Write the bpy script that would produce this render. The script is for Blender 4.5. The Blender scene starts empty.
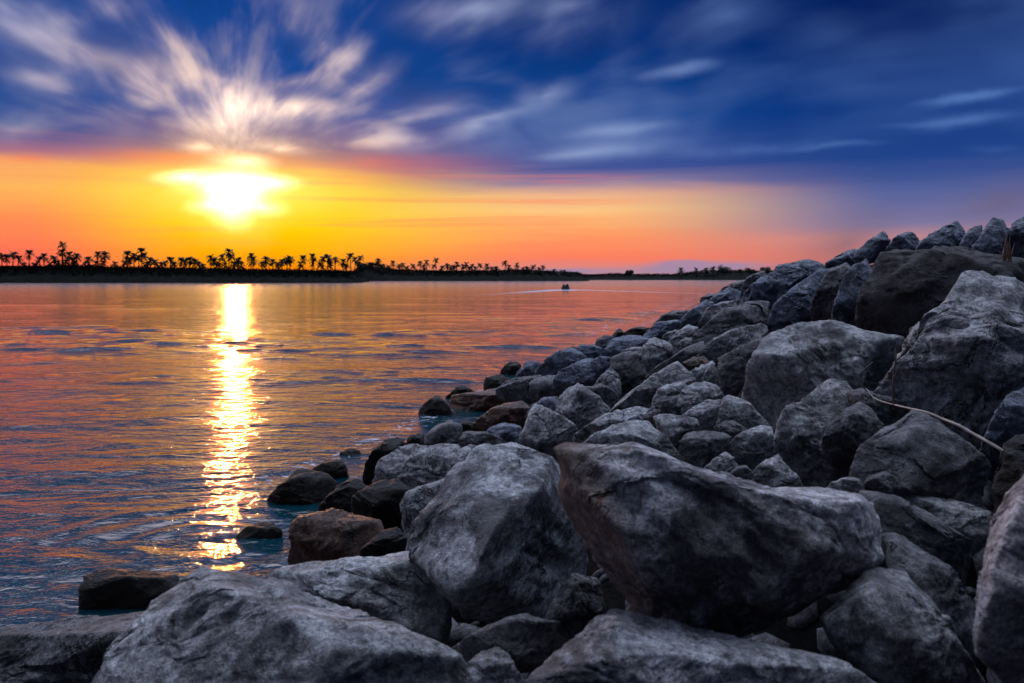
import bpy, bmesh, math, random
import numpy as np
from mathutils import Vector, Matrix

# ------------------------------------------------------------------ camera, sky, sun
SC = bpy.context.scene
CAMH = 3.0          # eye height above the water
FPX = 800.0         # focal length in picture widths of 1024
HOR = 275.0         # picture row of the horizon
cam_d = bpy.data.cameras.new('camera')
cam = bpy.data.objects.new('camera', cam_d)
SC.collection.objects.link(cam)
cam.location = (0, 0, CAMH)
cam.rotation_euler = (math.radians(90), 0, 0)
cam_d.sensor_width = 36.0
cam_d.lens = 36.0 * FPX / 1024.0
cam_d.shift_y = -(341.5 - HOR) / 1024.0
cam_d.clip_start = 0.05
cam_d.clip_end = 20000
cam_d.dof.use_dof = True
cam_d.dof.focus_distance = 8.0
cam_d.dof.aperture_fstop = 3.2
SC.camera = cam
SC.view_settings.view_transform = 'Standard'
SC.view_settings.look = 'None'
SC.view_settings.exposure = 0.0
SC.view_settings.gamma = 1.0
SC.render.resolution_x = 1024
SC.render.resolution_y = 683

SUN_PX = (235.0, 192.0)
SUN_DIR = Vector(((SUN_PX[0]-512)/FPX, 1.0, (HOR-SUN_PX[1])/FPX)).normalized()
SUN_STRENGTH = 0.42
SKY_STRENGTH = 1.0
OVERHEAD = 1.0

def lin(c, g=1.0):
    out = []
    for v in c:
        v = v/255.0
        out.append((v/12.92 if v <= 0.04045 else ((v+0.055)/1.055)**2.4)*g)
    return (out[0], out[1], out[2], 1.0)

def azel(px, py):
    u = (px-512)/FPX; v = (HOR-py)/FPX
    return math.degrees(math.atan(u)), math.degrees(math.atan(v/math.sqrt(1+u*u)))

class NT:
    """small helper to write node trees as expressions"""
    def __init__(s, tree):
        s.t = tree; s.n = tree.nodes; s.l = tree.links
    def put(s, sock, v):
        if isinstance(v, bpy.types.NodeSocket): s.l.new(v, sock)
        elif v is not None: sock.default_value = v
    def math(s, op, a, b=None, c=None, clamp=False):
        m = s.n.new('ShaderNodeMath'); m.operation = op; m.use_clamp = clamp
        s.put(m.inputs[0], a)
        if b is not None: s.put(m.inputs[1], b)
        if c is not None: s.put(m.inputs[2], c)
        return m.outputs[0]
    def vec(s, op, a, b=None, scale=None):
        m = s.n.new('ShaderNodeVectorMath'); m.operation = op
        s.put(m.inputs[0], a)
        if b is not None: s.put(m.inputs[1], b)
        if scale is not None: s.put(m.inputs[3], scale)
        return m.outputs['Value'] if op in ('DOT_PRODUCT', 'LENGTH') else m.outputs[0]
    def comb(s, x, y, z):
        m = s.n.new('ShaderNodeCombineXYZ')
        for i, v in enumerate((x, y, z)): s.put(m.inputs[i], v)
        return m.outputs[0]
    def sep(s, v):
        m = s.n.new('ShaderNodeSeparateXYZ'); s.put(m.inputs[0], v)
        return m.outputs[0], m.outputs[1], m.outputs[2]
    def noise(s, v, scale, detail=2.0, rough=0.5, dist=0.0, typ=None, lac=2.0):
        m = s.n.new('ShaderNodeTexNoise'); s.put(m.inputs['Vector'], v)
        if typ: m.noise_type = typ
        m.inputs['Scale'].default_value = scale; m.inputs['Detail'].default_value = detail
        m.inputs['Roughness'].default_value = rough; m.inputs['Distortion'].default_value = dist
        m.inputs['Lacunarity'].default_value = lac
        return m.outputs['Fac']
    def rng(s, v, a, b, c=0.0, d=1.0, smooth=True):
        m = s.n.new('ShaderNodeMapRange'); s.put(m.inputs[0], v)
        m.interpolation_type = 'SMOOTHSTEP' if smooth else 'LINEAR'
        for i, x in zip((1, 2, 3, 4), (a, b, c, d)): s.put(m.inputs[i], x)
        return m.outputs[0]
    def mix(s, f, a, b, blend='MIX'):
        m = s.n.new('ShaderNodeMix'); m.data_type = 'RGBA'; m.blend_type = blend
        s.put(m.inputs[0], f); s.put(m.inputs[6], a); s.put(m.inputs[7], b)
        return m.outputs[2]
    def ramp(s, f, stops, interp='LINEAR'):
        m = s.n.new('ShaderNodeValToRGB'); s.put(m.inputs[0], f)
        r = m.color_ramp; r.interpolation = interp
        while len(r.elements) > 1: r.elements.remove(r.elements[-1])
        r.elements[0].position = stops[0][0]; r.elements[0].color = stops[0][1]
        for p, c in stops[1:]:
            e = r.elements.new(p); e.color = c
        return m.outputs[0]

def build_world():
    w = bpy.data.worlds.new('World'); SC.world = w; w.use_nodes = True
    t = w.node_tree; t.nodes.clear(); N = NT(t)
    out = t.nodes.new('ShaderNodeOutputWorld'); bg = t.nodes.new('ShaderNodeBackground')
    t.links.new(bg.outputs[0], out.inputs[0])
    tc = t.nodes.new('ShaderNodeTexCoord'); d = N.vec('NORMALIZE', tc.outputs['Generated'])
    x, y, z = N.sep(d)
    el = N.math('MULTIPLY', N.math('ARCSINE', z), 2/math.pi)          # 0..1 = 0..90 degrees
    az = N.math('MULTIPLY', N.math('ARCTAN2', x, y), 180/math.pi)
    # wisps near the horizon: long flat noise nudging the elevation
    flat = N.noise(N.comb(N.math('MULTIPLY', az, 0.05), N.math('MULTIPLY', el, 60.0), 3.0), 1.0, 4, 0.55, 0.4)
    el2 = N.math('ADD', el, N.math('MULTIPLY', N.math('SUBTRACT', flat, 0.5), 0.016))
    oh = [(34, (150, 165, 200)), (50, (198, 202, 218)), (90, (198, 202, 218))]  # pale sky above the frame, invented to light the stones from above
    def R(stops, top=oh):
        return N.ramp(el2, [(min(e/90.0, 1), lin(c, OVERHEAD if e > 30 else 1)) for e, c in stops+top])
    rl = R([(0, (250, 100, 82)), (1.8, (255, 118, 84)), (3.6, (255, 148, 84)), (5.2, (255, 183, 92)), (6.9, (250, 168, 105)),
            (7.7, (165, 112, 135)), (9, (62, 86, 148)), (12, (34, 78, 150)), (16, (18, 68, 144)), (22, (16, 60, 130))])
    ra = R([(0, (255, 128, 10)), (1.5, (255, 170, 3)), (3.4, (255, 212, 5)), (5.4, (255, 215, 30)), (6.8, (255, 185, 62)),
            (7.6, (228, 132, 108)), (8.8, (140, 108, 142)), (11, (80, 92, 155)), (14, (26, 74, 150)), (19, (14, 64, 140)), (24, (18, 52, 122))])
    rb = R([(0, (180, 138, 155)), (0.6, (222, 135, 128)), (1.2, (255, 125, 95)), (3, (255, 160, 100)), (4.6, (253, 198, 130)),
            (5.7, (238, 178, 140)), (6.7, (140, 125, 160)), (7.8, (62, 82, 150)), (11, (20, 72, 146)), (16, (6, 50, 120)), (23, (8, 42, 104))])
    rc = R([(0, (160, 120, 135)), (1, (205, 122, 112)), (2.2, (190, 135, 140)), (3.4, (128, 120, 158)), (5.2, (84, 98, 155)),
            (7.5, (34, 68, 138)), (11, (4, 48, 122)), (16, (0, 28, 92)), (23, (2, 28, 84))])
    rd = R([(0, (62, 60, 72)), (10, (40, 47, 70)), (24, (44, 51, 78))], [(45, (95, 106, 140)), (70, (190, 200, 225)), (90, (190, 200, 225))])  # sky behind the camera, raised as added fill on the stones' near faces
    c = N.mix(N.rng(az, -32.0, -20.0), rl, ra)
    c = N.mix(N.rng(az, -16.0, 4.0), c, rb)
    c = N.mix(N.rng(az, 5.0, 26.0), c, rc)
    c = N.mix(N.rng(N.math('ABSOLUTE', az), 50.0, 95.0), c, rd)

    ov = N.math('MULTIPLY', N.rng(z, .42, .62), N.rng(y, -.35, .55, 0.0, 1.0))  # unseen sky overhead boosted in front as added light for the stone tops
    ovb = N.math('MULTIPLY', N.rng(z, .30, .6), N.rng(y, .15, -.6, 0.0, 1.0))  # and dimmed behind the camera to keep the near faces darker
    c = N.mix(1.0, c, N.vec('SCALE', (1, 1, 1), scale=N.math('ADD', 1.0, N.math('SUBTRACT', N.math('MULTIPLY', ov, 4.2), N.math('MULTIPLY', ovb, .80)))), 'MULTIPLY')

    # tangent frame about the point the long-exposure cloud streaks run out from
    C0 = Vector(((238-512)/FPX, 1, (HOR-160)/FPX)).normalized()
    EU = Vector((C0.y, -C0.x, 0)).normalized(); EV = EU.cross(C0)
    if EV.z < 0: EV = -EV
    dc = N.math('MAXIMUM', N.vec('DOT_PRODUCT', d, tuple(C0)), 0.08)
    uu = N.math('DIVIDE', N.vec('DOT_PRODUCT', d, tuple(EU)), dc)
    vv = N.math('DIVIDE', N.vec('DOT_PRODUCT', d, tuple(EV)), dc)
    def uv(px, py):
        v = Vector(((px-512)/FPX, 1, (HOR-py)/FPX)); k = v.dot(C0)
        return v.dot(EU)/k, v.dot(EV)/k
    r = N.math('MAXIMUM', N.math('SQRT', N.math('ADD', N.math('MULTIPLY', uu, uu), N.math('MULTIPLY', vv, vv))), 0.004)
    rl_ = N.math('LOGARITHM', r, 2.718)
    cx = N.math('DIVIDE', uu, r); cy = N.math('DIVIDE', vv, r)
    # streak noise: fine across, long along the radius
    st1 = N.noise(N.comb(N.math('MULTIPLY', cx, 2.1), N.math('MULTIPLY', cy, 2.1), N.math('MULTIPLY', rl_, 1.15)), 1.6, 3, 0.5, 0.3)
    st2 = N.noise(N.comb(N.math('MULTIPLY', cx, 6.5), N.math('MULTIPLY', cy, 6.5), N.math('MULTIPLY', rl_, 1.2)), 1.5, 3, 0.55, 0.3)
    sn = N.math('ADD', N.math('MULTIPLY', st1, 0.78), N.math('MULTIPLY', st2, 0.22))
    warp = N.noise(N.comb(uu, vv, 1.7), 5.0, 3, 0.5)
    warp2 = N.noise(N.comb(uu, vv, 7.7), 6.0, 3, 0.5)
    P = N.comb(N.math('ADD', uu, N.math('MULTIPLY', N.math('SUBTRACT', warp, .5), .025)),
               N.math('ADD', vv, N.math('MULTIPLY', N.math('SUBTRACT', warp2, .5), .025)), 0.0)
    P0 = N.comb(uu, vv, 0.0)
    def blob(x1, y1, x2, y2, wpx, amp, src=P, curve=True):
        a = Vector(uv(x1, y1)); b = Vector(uv(x2, y2)); m = (a+b)/2
        L = max((b-a).length/2, 1e-4) + wpx/FPX; W = wpx/FPX
        mp = t.nodes.new('ShaderNodeMapping'); mp.vector_type = 'TEXTURE'
        t.links.new(src, mp.inputs[0])
        mp.inputs['Location'].default_value = (m.x, m.y, 0)
        mp.inputs['Rotation'].default_value = (0, 0, math.atan2(b.y-a.y, b.x-a.x))
        mp.inputs['Scale'].default_value = (L, W, 1)
        g = t.nodes.new('ShaderNodeTexGradient'); g.gradient_type = 'SPHERICAL'
        t.links.new(mp.outputs[0], g.inputs[0])
        f = N.math('SMOOTH_MIN', g.outputs['Fac'], 1.0, 0.01)
        return N.math('MULTIPLY', N.math('MULTIPLY', f, f) if curve else f, amp)
    def total(lst, **k):
        acc = None
        for b in lst:
            o = blob(*b, **k); acc = o if acc is None else N.math('ADD', acc, o)
        return acc
    white = total([
        (-20, 5, 90, 60, 46, 1.9), (70, 55, 215, 88, 38, 1.7), (0, 68, 65, 88, 28, 1.2), (112, 72, 170, 100, 20, 1.1),
        (90, -5, 130, 25, 34, .7), (150, 25, 210, 80, 32, .35), (285, 5, 300, 40, 30, .25),
        (205, 100, 330, 112, 30, 1.25), (180, 112, 225, 132, 18, 1.3), (160, 138, 240, 152, 15, 1.3),
        (250, 140, 330, 150, 16, 1.0), (330, 128, 430, 142, 22, .9),
        (300, 20, 345, 60, 36, .4), (325, 80, 365, 45, 24, .7), (355, 90, 400, 62, 22, .7), (400, 112, 480, 100, 22, .8),
        (430, 135, 530, 112, 20, .7), (400, 15, 540, -5, 40, .85), (540, 40, 640, 10, 42, .8), (640, 80, 725, 62, 13, 1.5),
        (560, 138, 705, 120, 15, .9), (500, 162, 720, 140, 16, .9), (640, 155, 860, 142, 15, .9), (900, 104, 1040, 86, 12, 1.5),
        (880, 128, 1040, 112, 16, 1.0), (950, 150, 1040, 152, 10, .45), (660, 30, 790, 5, 36, .6), (-20, 130, 40, 128, 20, .5), (520, 105, 575, 88, 24, .55)])
    sn = N.math('ADD', .5, N.math('MULTIPLY', N.math('SUBTRACT', sn, .5), N.rng(r, .02, .16, .25, 1.0)))
    wn = N.math('MULTIPLY', white, N.math('MULTIPLY', N.rng(sn, 0.36, 0.62, 0.40, 1.5), N.rng(N.noise(N.comb(uu, vv, 4.4), 7.0, 4, .55, .3), .38, .60, .45, 1.25)))
    major = total([(-10, 16, 60, 54, 17, 1.1), (40, 50, 150, 72, 15, 1.1), (135, 66, 218, 84, 18, 1.0), (20, 28, 110, 62, 12, .7), (-5, 72, 62, 88, 12, .9), (112, 74, 168, 100, 13, .8),
        (150, 25, 205, 75, 14, .40), (258, 92, 330, 70, 11, .5), (318, 72, 364, 44, 13, .65), (345, 96, 396, 70, 11, .6), (286, 112, 372, 104, 15, .8), (330, 143, 430, 138, 9, .85),
        (380, 121, 470, 104, 9, .7), (430, 131, 530, 108, 8, .6), (410, 14, 520, 0, 17, .75), (640, 78, 725, 62, 9, .8), (900, 103, 1034, 87, 7, .9), (860, 128, 1034, 113, 8, .6),
        (560, 138, 690, 122, 8, .6), (760, 152, 900, 141, 7, .6), (520, 160, 640, 149, 7, .6), (535, 14, 610, -2, 15, .5), (160, 122, 222, 136, 11, .8), (128, 100, 160, 108, 10, .6)])
    wn = N.math('ADD', N.math('MULTIPLY', wn, .75), N.math('MULTIPLY', major, N.rng(sn, .34, .60, .55, 1.35)))
    ambient_wisp = N.math('MULTIPLY', N.rng(sn, 0.44, 0.70), N.rng(r, .7, 0.12, 0.42, 0.12))
    wisp = N.math('ADD', wn, N.math('MULTIPLY', ambient_wisp, N.rng(el, 0.082, 0.11)))
    wisp = N.math('SUBTRACT', 1.0, N.math('EXPONENT', N.math('MULTIPLY', wisp, -1.25)))
    wisp = N.math('MULTIPLY', wisp, N.rng(el, 0.070, 0.098), clamp=True)
    near = N.rng(r, 0.10, 0.34, 1.0, 0.0)
    wcol = N.mix(near, lin((178, 190, 224)), lin((255, 222, 206)))
    wcol = N.mix(N.math('MULTIPLY', N.rng(sn, .62, .40), .45), wcol, lin((150, 140, 180)))
    wcol = N.mix(N.rng(az, -8.0, 20.0), wcol, lin((82, 118, 182)))
    wcol = N.mix(N.math('MULTIPLY', N.rng(vv, .045, -.01), N.rng(r, .34, .05, 0, .9)), wcol, lin((255, 165, 110)))
    c = N.mix(N.math('MULTIPLY', wisp, 0.94), c, wcol)
    # darker streaks among the clouds
    dk = N.math('MULTIPLY', N.rng(sn, 0.47, 0.30), N.rng(el, 0.09, 0.13))
    c = N.mix(N.math('MULTIPLY', dk, 0.3), c, N.mix(0.5, c, lin((0, 14, 60))))
    # long flat bars of cloud inside the warm band
    bar = N.noise(N.comb(N.math('MULTIPLY', az, 0.035), N.math('MULTIPLY', el, 95.0), 9.0), 1.0, 4, 0.55, 0.6)
    warm = N.math('MULTIPLY', N.math('MULTIPLY', N.rng(el, 0.012, 0.035), N.rng(el, 0.09, 0.07)), N.rng(az, 14.0, 2.0))
    c = N.mix(N.math('MULTIPLY', N.math('MULTIPLY', warm, N.rng(bar, .5, .68)), .42), c, lin((255, 130, 92)))
    coral = total([(60, 157, 330, 160, 13, 1.1), (330, 160, 420, 163, 10, .3), (-20, 158, 80, 159, 9, .4)], src=P0)
    c = N.mix(N.math('MINIMUM', N.math('MULTIPLY', coral, N.rng(sn, .35, .62, .5, 1.3)), .8), c, lin((255, 128, 88)))
    # mauve cloud bank low on the right and dusky patch above the ridge
    mauve = total([(590, 272, 800, 264, 11, 2.2), (640, 264, 720, 262, 7, 1.6), (470, 273, 640, 270, 6, 1.6)], src=P0)
    c = N.mix(N.math('MINIMUM', mauve, .85), c, lin((158, 138, 170)))
    dusk = total([(790, 262, 900, 225, 60, .55), (940, 215, 1060, 190, 60, .5)], src=P0)
    c = N.mix(N.math('MINIMUM', dusk, .5), c, lin((112, 92, 110)))
    # glow and over-exposed heart of the sunset
    halo = total([(120, 192, 350, 192, 85, .62)], src=P0)
    c = N.mix(N.math('MINIMUM', N.math('MULTIPLY', halo, 0.9), 1.0), c, lin((255, 222, 15), 1.08))
    up = total([(228, 92, 244, 130, 26, .75), (200, 108, 300, 110, 26, .7), (240, 70, 240, 160, 60, .6), (262, 108, 330, 106, 16, .5), (165, 149, 235, 150, 9, .9), (250, 145, 320, 150, 9, .7), (240, 133, 215, 118, 14, .6)])
    hot = total([(180, 184, 288, 183, 20, 1.1), (216, 190, 254, 190, 23, 1.9), (150, 179, 220, 179, 10, .8), (240, 179, 305, 182, 12, .9), (110, 187, 370, 188, 45, .22), (236, 190, 236, 200, 62, .22),
                 (229, 208, 237, 208, 28, 1.1), (190, 208, 235, 203, 13, .7), (235, 203, 290, 208, 13, .7), (215, 160, 280, 162, 12, .5)])
    hotn = N.math('MULTIPLY', hot, N.rng(sn, .3, .6, .75, 1.25))
    add = N.mix(1.0, c, N.vec('SCALE', (2.3, 1.8, 0.95), scale=hotn), 'ADD')
    add = N.mix(1.0, add, N.vec('SCALE', (0.85, 0.60, 0.36), scale=N.math('MULTIPLY', up, N.rng(sn, .35, .65, .25, 1.5))), 'ADD')
    # below the horizon: dull water colour
    fin = N.mix(N.rng(z, -0.004, -0.02), add, lin((30, 36, 50)))
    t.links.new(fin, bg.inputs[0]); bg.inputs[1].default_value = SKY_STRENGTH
    w.cycles.sampling_method = 'MANUAL'; w.cycles.sample_map_resolution = 2048
build_world()

sd = bpy.data.lights.new('sun', 'SUN'); sd.energy = SUN_STRENGTH; sd.angle = math.radians(0.6); sd.color = (1.0, 0.38, 0.09)
sun = bpy.data.objects.new('sun', sd); SC.collection.objects.link(sun)
sun.rotation_mode = 'QUATERNION'; sun.rotation_quaternion = SUN_DIR.to_track_quat('Z', 'Y')

# ------------------------------------------------------------------ helpers
COL = SC.collection
def tag(o, label=None, cat=None, group=None, kind=None):
    if label: o['label'] = label
    if cat: o['category'] = cat
    if group: o['group'] = group
    if kind: o['kind'] = kind
    return o

def np_mesh(name, verts, faces, mat, smooth=True, parent=None, loc=(0, 0, 0)):
    """faces: (n,3) or (n,4) array"""
    verts = np.asarray(verts, dtype=np.float32); faces = np.asarray(faces, dtype=np.int32)
    me = bpy.data.meshes.new(name)
    k = faces.shape[1]
    me.vertices.add(len(verts)); me.vertices.foreach_set('co', verts.ravel())
    me.loops.add(faces.size); me.loops.foreach_set('vertex_index', faces.ravel())
    me.polygons.add(len(faces))
    me.polygons.foreach_set('loop_start', np.arange(0, faces.size, k, dtype=np.int32))
    me.polygons.foreach_set('loop_total', np.full(len(faces), k, dtype=np.int32))
    me.update(calc_edges=True); me.validate()
    if smooth: me.polygons.foreach_set('use_smooth', np.ones(len(me.polygons), dtype=bool))
    me.materials.append(mat)
    o = bpy.data.objects.new(name, me); COL.objects.link(o); o.location = loc
    if parent: o.parent = parent
    return o

def empty(name, loc, rz=0.0):
    o = bpy.data.objects.new(name, None); COL.objects.link(o)
    o.location = loc; o.rotation_euler = (0, 0, rz); o.empty_display_size = 0.1
    return o

_rng = np.random.RandomState(7)
_perm = _rng.permutation(256); _perm = np.concatenate([_perm, _perm, _perm])
_grad = _rng.normal(size=(256, 3)); _grad /= np.linalg.norm(_grad, axis=1)[:, None]
def perlin(p):
    p = np.asarray(p, dtype=np.float64)
    i = np.floor(p).astype(np.int64); f = p - i; i = i & 255
    w = f*f*f*(f*(f*6-15)+10)
    res = np.zeros(len(p))
    for dx in (0, 1):
        for dy in (0, 1):
            for dz in (0, 1):
                h = _perm[_perm[_perm[(i[:, 0]+dx) & 255]+((i[:, 1]+dy) & 255)]+((i[:, 2]+dz) & 255)]
                g = _grad[h]; q = f-np.array([dx, dy, dz])
                wt = (w[:, 0] if dx else 1-w[:, 0])*(w[:, 1] if dy else 1-w[:, 1])*(w[:, 2] if dz else 1-w[:, 2])
                res += wt*(g*q).sum(1)
    return res*1.5
def fbm(p, o=4, rough=0.5):
    a = 1.0; s = 0; r = 0
    for k in range(o):
        r = r + a*perlin(p*(2.03**k)+17.3*k); s += a; a *= rough
    return r/s
def ridged(p, o=4, rough=0.5):
    a = 1.0; s = 0; r = 0
    for k in range(o):
        r = r + a*(1-2*np.abs(perlin(p*(2.1**k)+31.7*k))); s += a; a *= rough
    return r/s

# profile of the breakwater across its length: c is the distance from the camera's line, along x at constant y/slope
BX = 0.31
CZ = [(-14, -3.0), (-9, -0.9), (-6.7, 0.0), (-3, .9), (0, 1.75), (3, 2.7), (5, 3.55), (7, 4.2), (9, 4.3), (14, 3.2), (24, -1.5)]
def surf(c):
    return np.interp(c, [a for a, b in CZ], [b for a, b in CZ])
def hit(px, py):
    u = (px-512)/FPX; v = (HOR-py)/FPX; t = 1.6
    while t < 130:
        if CAMH+v*t <= surf((u-BX)*t): return t
        t *= 1.01
    return 130.0
def at(px, py, t):
    return Vector((t*(px-512)/FPX, t, CAMH+t*(HOR-py)/FPX))

# ------------------------------------------------------------------ materials
def new_mat(name):
    m = bpy.data.materials.new(name); m.use_nodes = True
    t = m.node_tree; t.nodes.clear(); N = NT(t)
    out = t.nodes.new('ShaderNodeOutputMaterial'); b = t.nodes.new('ShaderNodeBsdfPrincipled')
    t.links.new(b.outputs[0], out.inputs[0])
    return m, N, b
def rock_mat(name, pale, stain, stain_amt, rough=0.85, tint=None, bump=1.0, spec=0.35):
    m, N, b = new_mat(name); t = N.t
    tc = t.nodes.new('ShaderNodeTexCoord'); oi = t.nodes.new('ShaderNodeObjectInfo')
    off = N.vec('SCALE', N.comb(1.0, 1.7, 2.3), scale=N.math('MULTIPLY', oi.outputs['Random'], 40.0))
    P = N.vec('ADD', tc.outputs['Object'], off)
    # bedding direction differs from stone to stone
    vr = t.nodes.new('ShaderNodeVectorRotate'); vr.rotation_type = 'EULER_XYZ'
    N.put(vr.inputs['Vector'], P)
    N.put(vr.inputs['Rotation'], N.comb(N.math('MULTIPLY', oi.outputs['Random'], 2.6), N.math('MULTIPLY', oi.outputs['Random'], 7.9), .6))
    Q = vr.outputs[0]
    sc = N.vec('MULTIPLY', Q, (1.0, 1.0, 1.9))
    big = N.noise(sc, 0.9, 6, .66, .3)
    mid = N.noise(sc, 4.0, 7, .72, .25)
    fine = N.noise(P, 26.0, 6, .72)
    vfine = N.noise(P, 110.0, 4, .75)
    pits = t.nodes.new('ShaderNodeTexVoronoi'); N.put(pits.inputs['Vector'], N.vec('ADD', N.vec('SCALE', P, scale=1.0), N.vec('SCALE', N.comb(mid, fine, mid), scale=.12)))
    pits.inputs['Scale'].default_value = 13.0
    pit = N.rng(pits.outputs['Distance'], .07, .26, 0.0, 1.0)
    pitm = N.math('MAXIMUM', pit, N.rng(mid, .44, .56))            # only some areas are pitted
    crk = N.math('ADD', N.math('ABSOLUTE', N.math('SUBTRACT', N.noise(sc, 1.3, 6, .62, .3), .5)), N.rng(N.noise(P, .9, 2, .5), .46, .58, .03, 0.0))
    crack = N.rng(crk, 0.0, .011, 0.0, 1.0)
    s = N.math('ADD', N.math('MULTIPLY', big, .62), N.math('MULTIPLY', mid, .38))
    f = N.rng(s, .5-stain_amt*.18, .57+stain_amt*.05-stain_amt*.12, 0, 1)
    col = N.mix(f, stain, pale)
    g = N.math('MULTIPLY', N.rng(fine, .32, .68, .42, 1.42), N.rng(mid, .35, .65, .62, 1.22))
    col = N.mix(1.0, col, N.vec('SCALE', (1, 1, 1), scale=g), 'MULTIPLY')
    g2 = N.rng(vfine, .32, .68, .55, 1.35)
    col = N.mix(1.0, col, N.vec('SCALE', (1, 1, 1), scale=g2), 'MULTIPLY')
    col = N.mix(N.math('MULTIPLY', N.rng(N.noise(P, 1.7, 4, .6), .54, .66), .7), col, tint or stain)
    # chalky lichen flecks
    col = N.mix(N.math('MULTIPLY', N.rng(N.noise(P, 7.0, 6, .75), .60, .68), .55), col, [min(1, q*1.35) for q in pale[:3]]+[1])
    col = N.mix(N.math('SUBTRACT', 1.0, crack), col, [q*.35 for q in stain[:3]]+[1])
    col = N.mix(N.math('MULTIPLY', N.math('SUBTRACT', 1.0, pitm), .75), col, [q*.5 for q in stain[:3]]+[1])
    oc = t.nodes.new('ShaderNodeAttribute'); oc.attribute_name = 'ochre'
    col = N.mix(N.math('MULTIPLY', oc.outputs['Fac'], N.rng(mid, .38, .6, .25, .9)), col, (.20, .125, .085, 1))
    N.put(b.inputs['Base Color'], col)
    N.put(b.inputs['Roughness'], N.rng(fine, .3, .7, rough-.12, min(1, rough+.1)))
    b.inputs['Specular IOR Level'].default_value = spec
    h = N.math('ADD', N.math('MULTIPLY', mid, .30), N.math('MULTIPLY', fine, .42))
    h = N.math('ADD', h, N.math('MULTIPLY', vfine, .17))
    h = N.math('ADD', h, N.math('MULTIPLY', crack, .22))
    h = N.math('ADD', h, N.math('MULTIPLY', pitm, .16))
    bp = t.nodes.new('ShaderNodeBump'); bp.inputs['Strength'].default_value = 1.0
    bp.inputs['Distance'].default_value = 0.085*bump
    N.put(bp.inputs['Height'], h); t.links.new(bp.outputs[0], b.inputs['Normal'])
    return m
MAT = {
 'H': rock_mat('patchy_limestone', (.60, .61, .65, 1), (.16, .155, .17, 1), .35, tint=(.24, .22, .23, 1)),
 'L': rock_mat('pale_limestone', (.50, .53, .57, 1), (.13, .135, .155, 1), .45, tint=(.20, .20, .22, 1)),
 'M': rock_mat('grey_limestone', (.42, .44, .47, 1), (.070, .073, .085, 1), .7, tint=(.12, .12, .135, 1)),
 'D': rock_mat('dark_basalt', (.19, .195, .215, 1), (.033, .033, .038, 1), .9, tint=(.06, .058, .06, 1)),
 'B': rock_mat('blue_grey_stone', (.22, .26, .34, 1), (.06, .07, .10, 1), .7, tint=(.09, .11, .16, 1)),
 'P': rock_mat('pinkish_limestone', (.50, .46, .48, 1), (.14, .11, .12, 1), .55, tint=(.30, .20, .20, 1)),
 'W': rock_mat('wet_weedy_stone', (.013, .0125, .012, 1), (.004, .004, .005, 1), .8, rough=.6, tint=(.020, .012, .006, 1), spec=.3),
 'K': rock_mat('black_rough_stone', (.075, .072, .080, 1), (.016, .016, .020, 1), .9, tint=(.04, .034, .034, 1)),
 'Z': rock_mat('shaded_rubble', (.007, .007, .008, 1), (.003, .003, .003, 1), .9, spec=.05),  # near-black base colour stands in for shade in the gaps
 'R': rock_mat('wet_brown_sunset_tinted', (.13, .062, .042, 1), (.010, .009, .008, 1), .7, rough=.45, tint=(.12, .06, .035, 1), spec=.45),  # wet brown stone, with sunset glow painted in as extra red
}
def plain_mat(name, col, rough=.8, var=.3, scale=8.0):
    m, N, b = new_mat(name); tc = N.n.new('ShaderNodeTexCoord')
    n = N.noise(tc.outputs['Object'], scale, 4, .6)
    N.put(b.inputs['Base Color'], N.mix(1.0, (*col, 1), N.vec('SCALE', (1, 1, 1), scale=N.rng(n, .3, .7, 1-var, 1+var)), 'MULTIPLY'))
    b.inputs['Roughness'].default_value = rough
    return m
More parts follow.
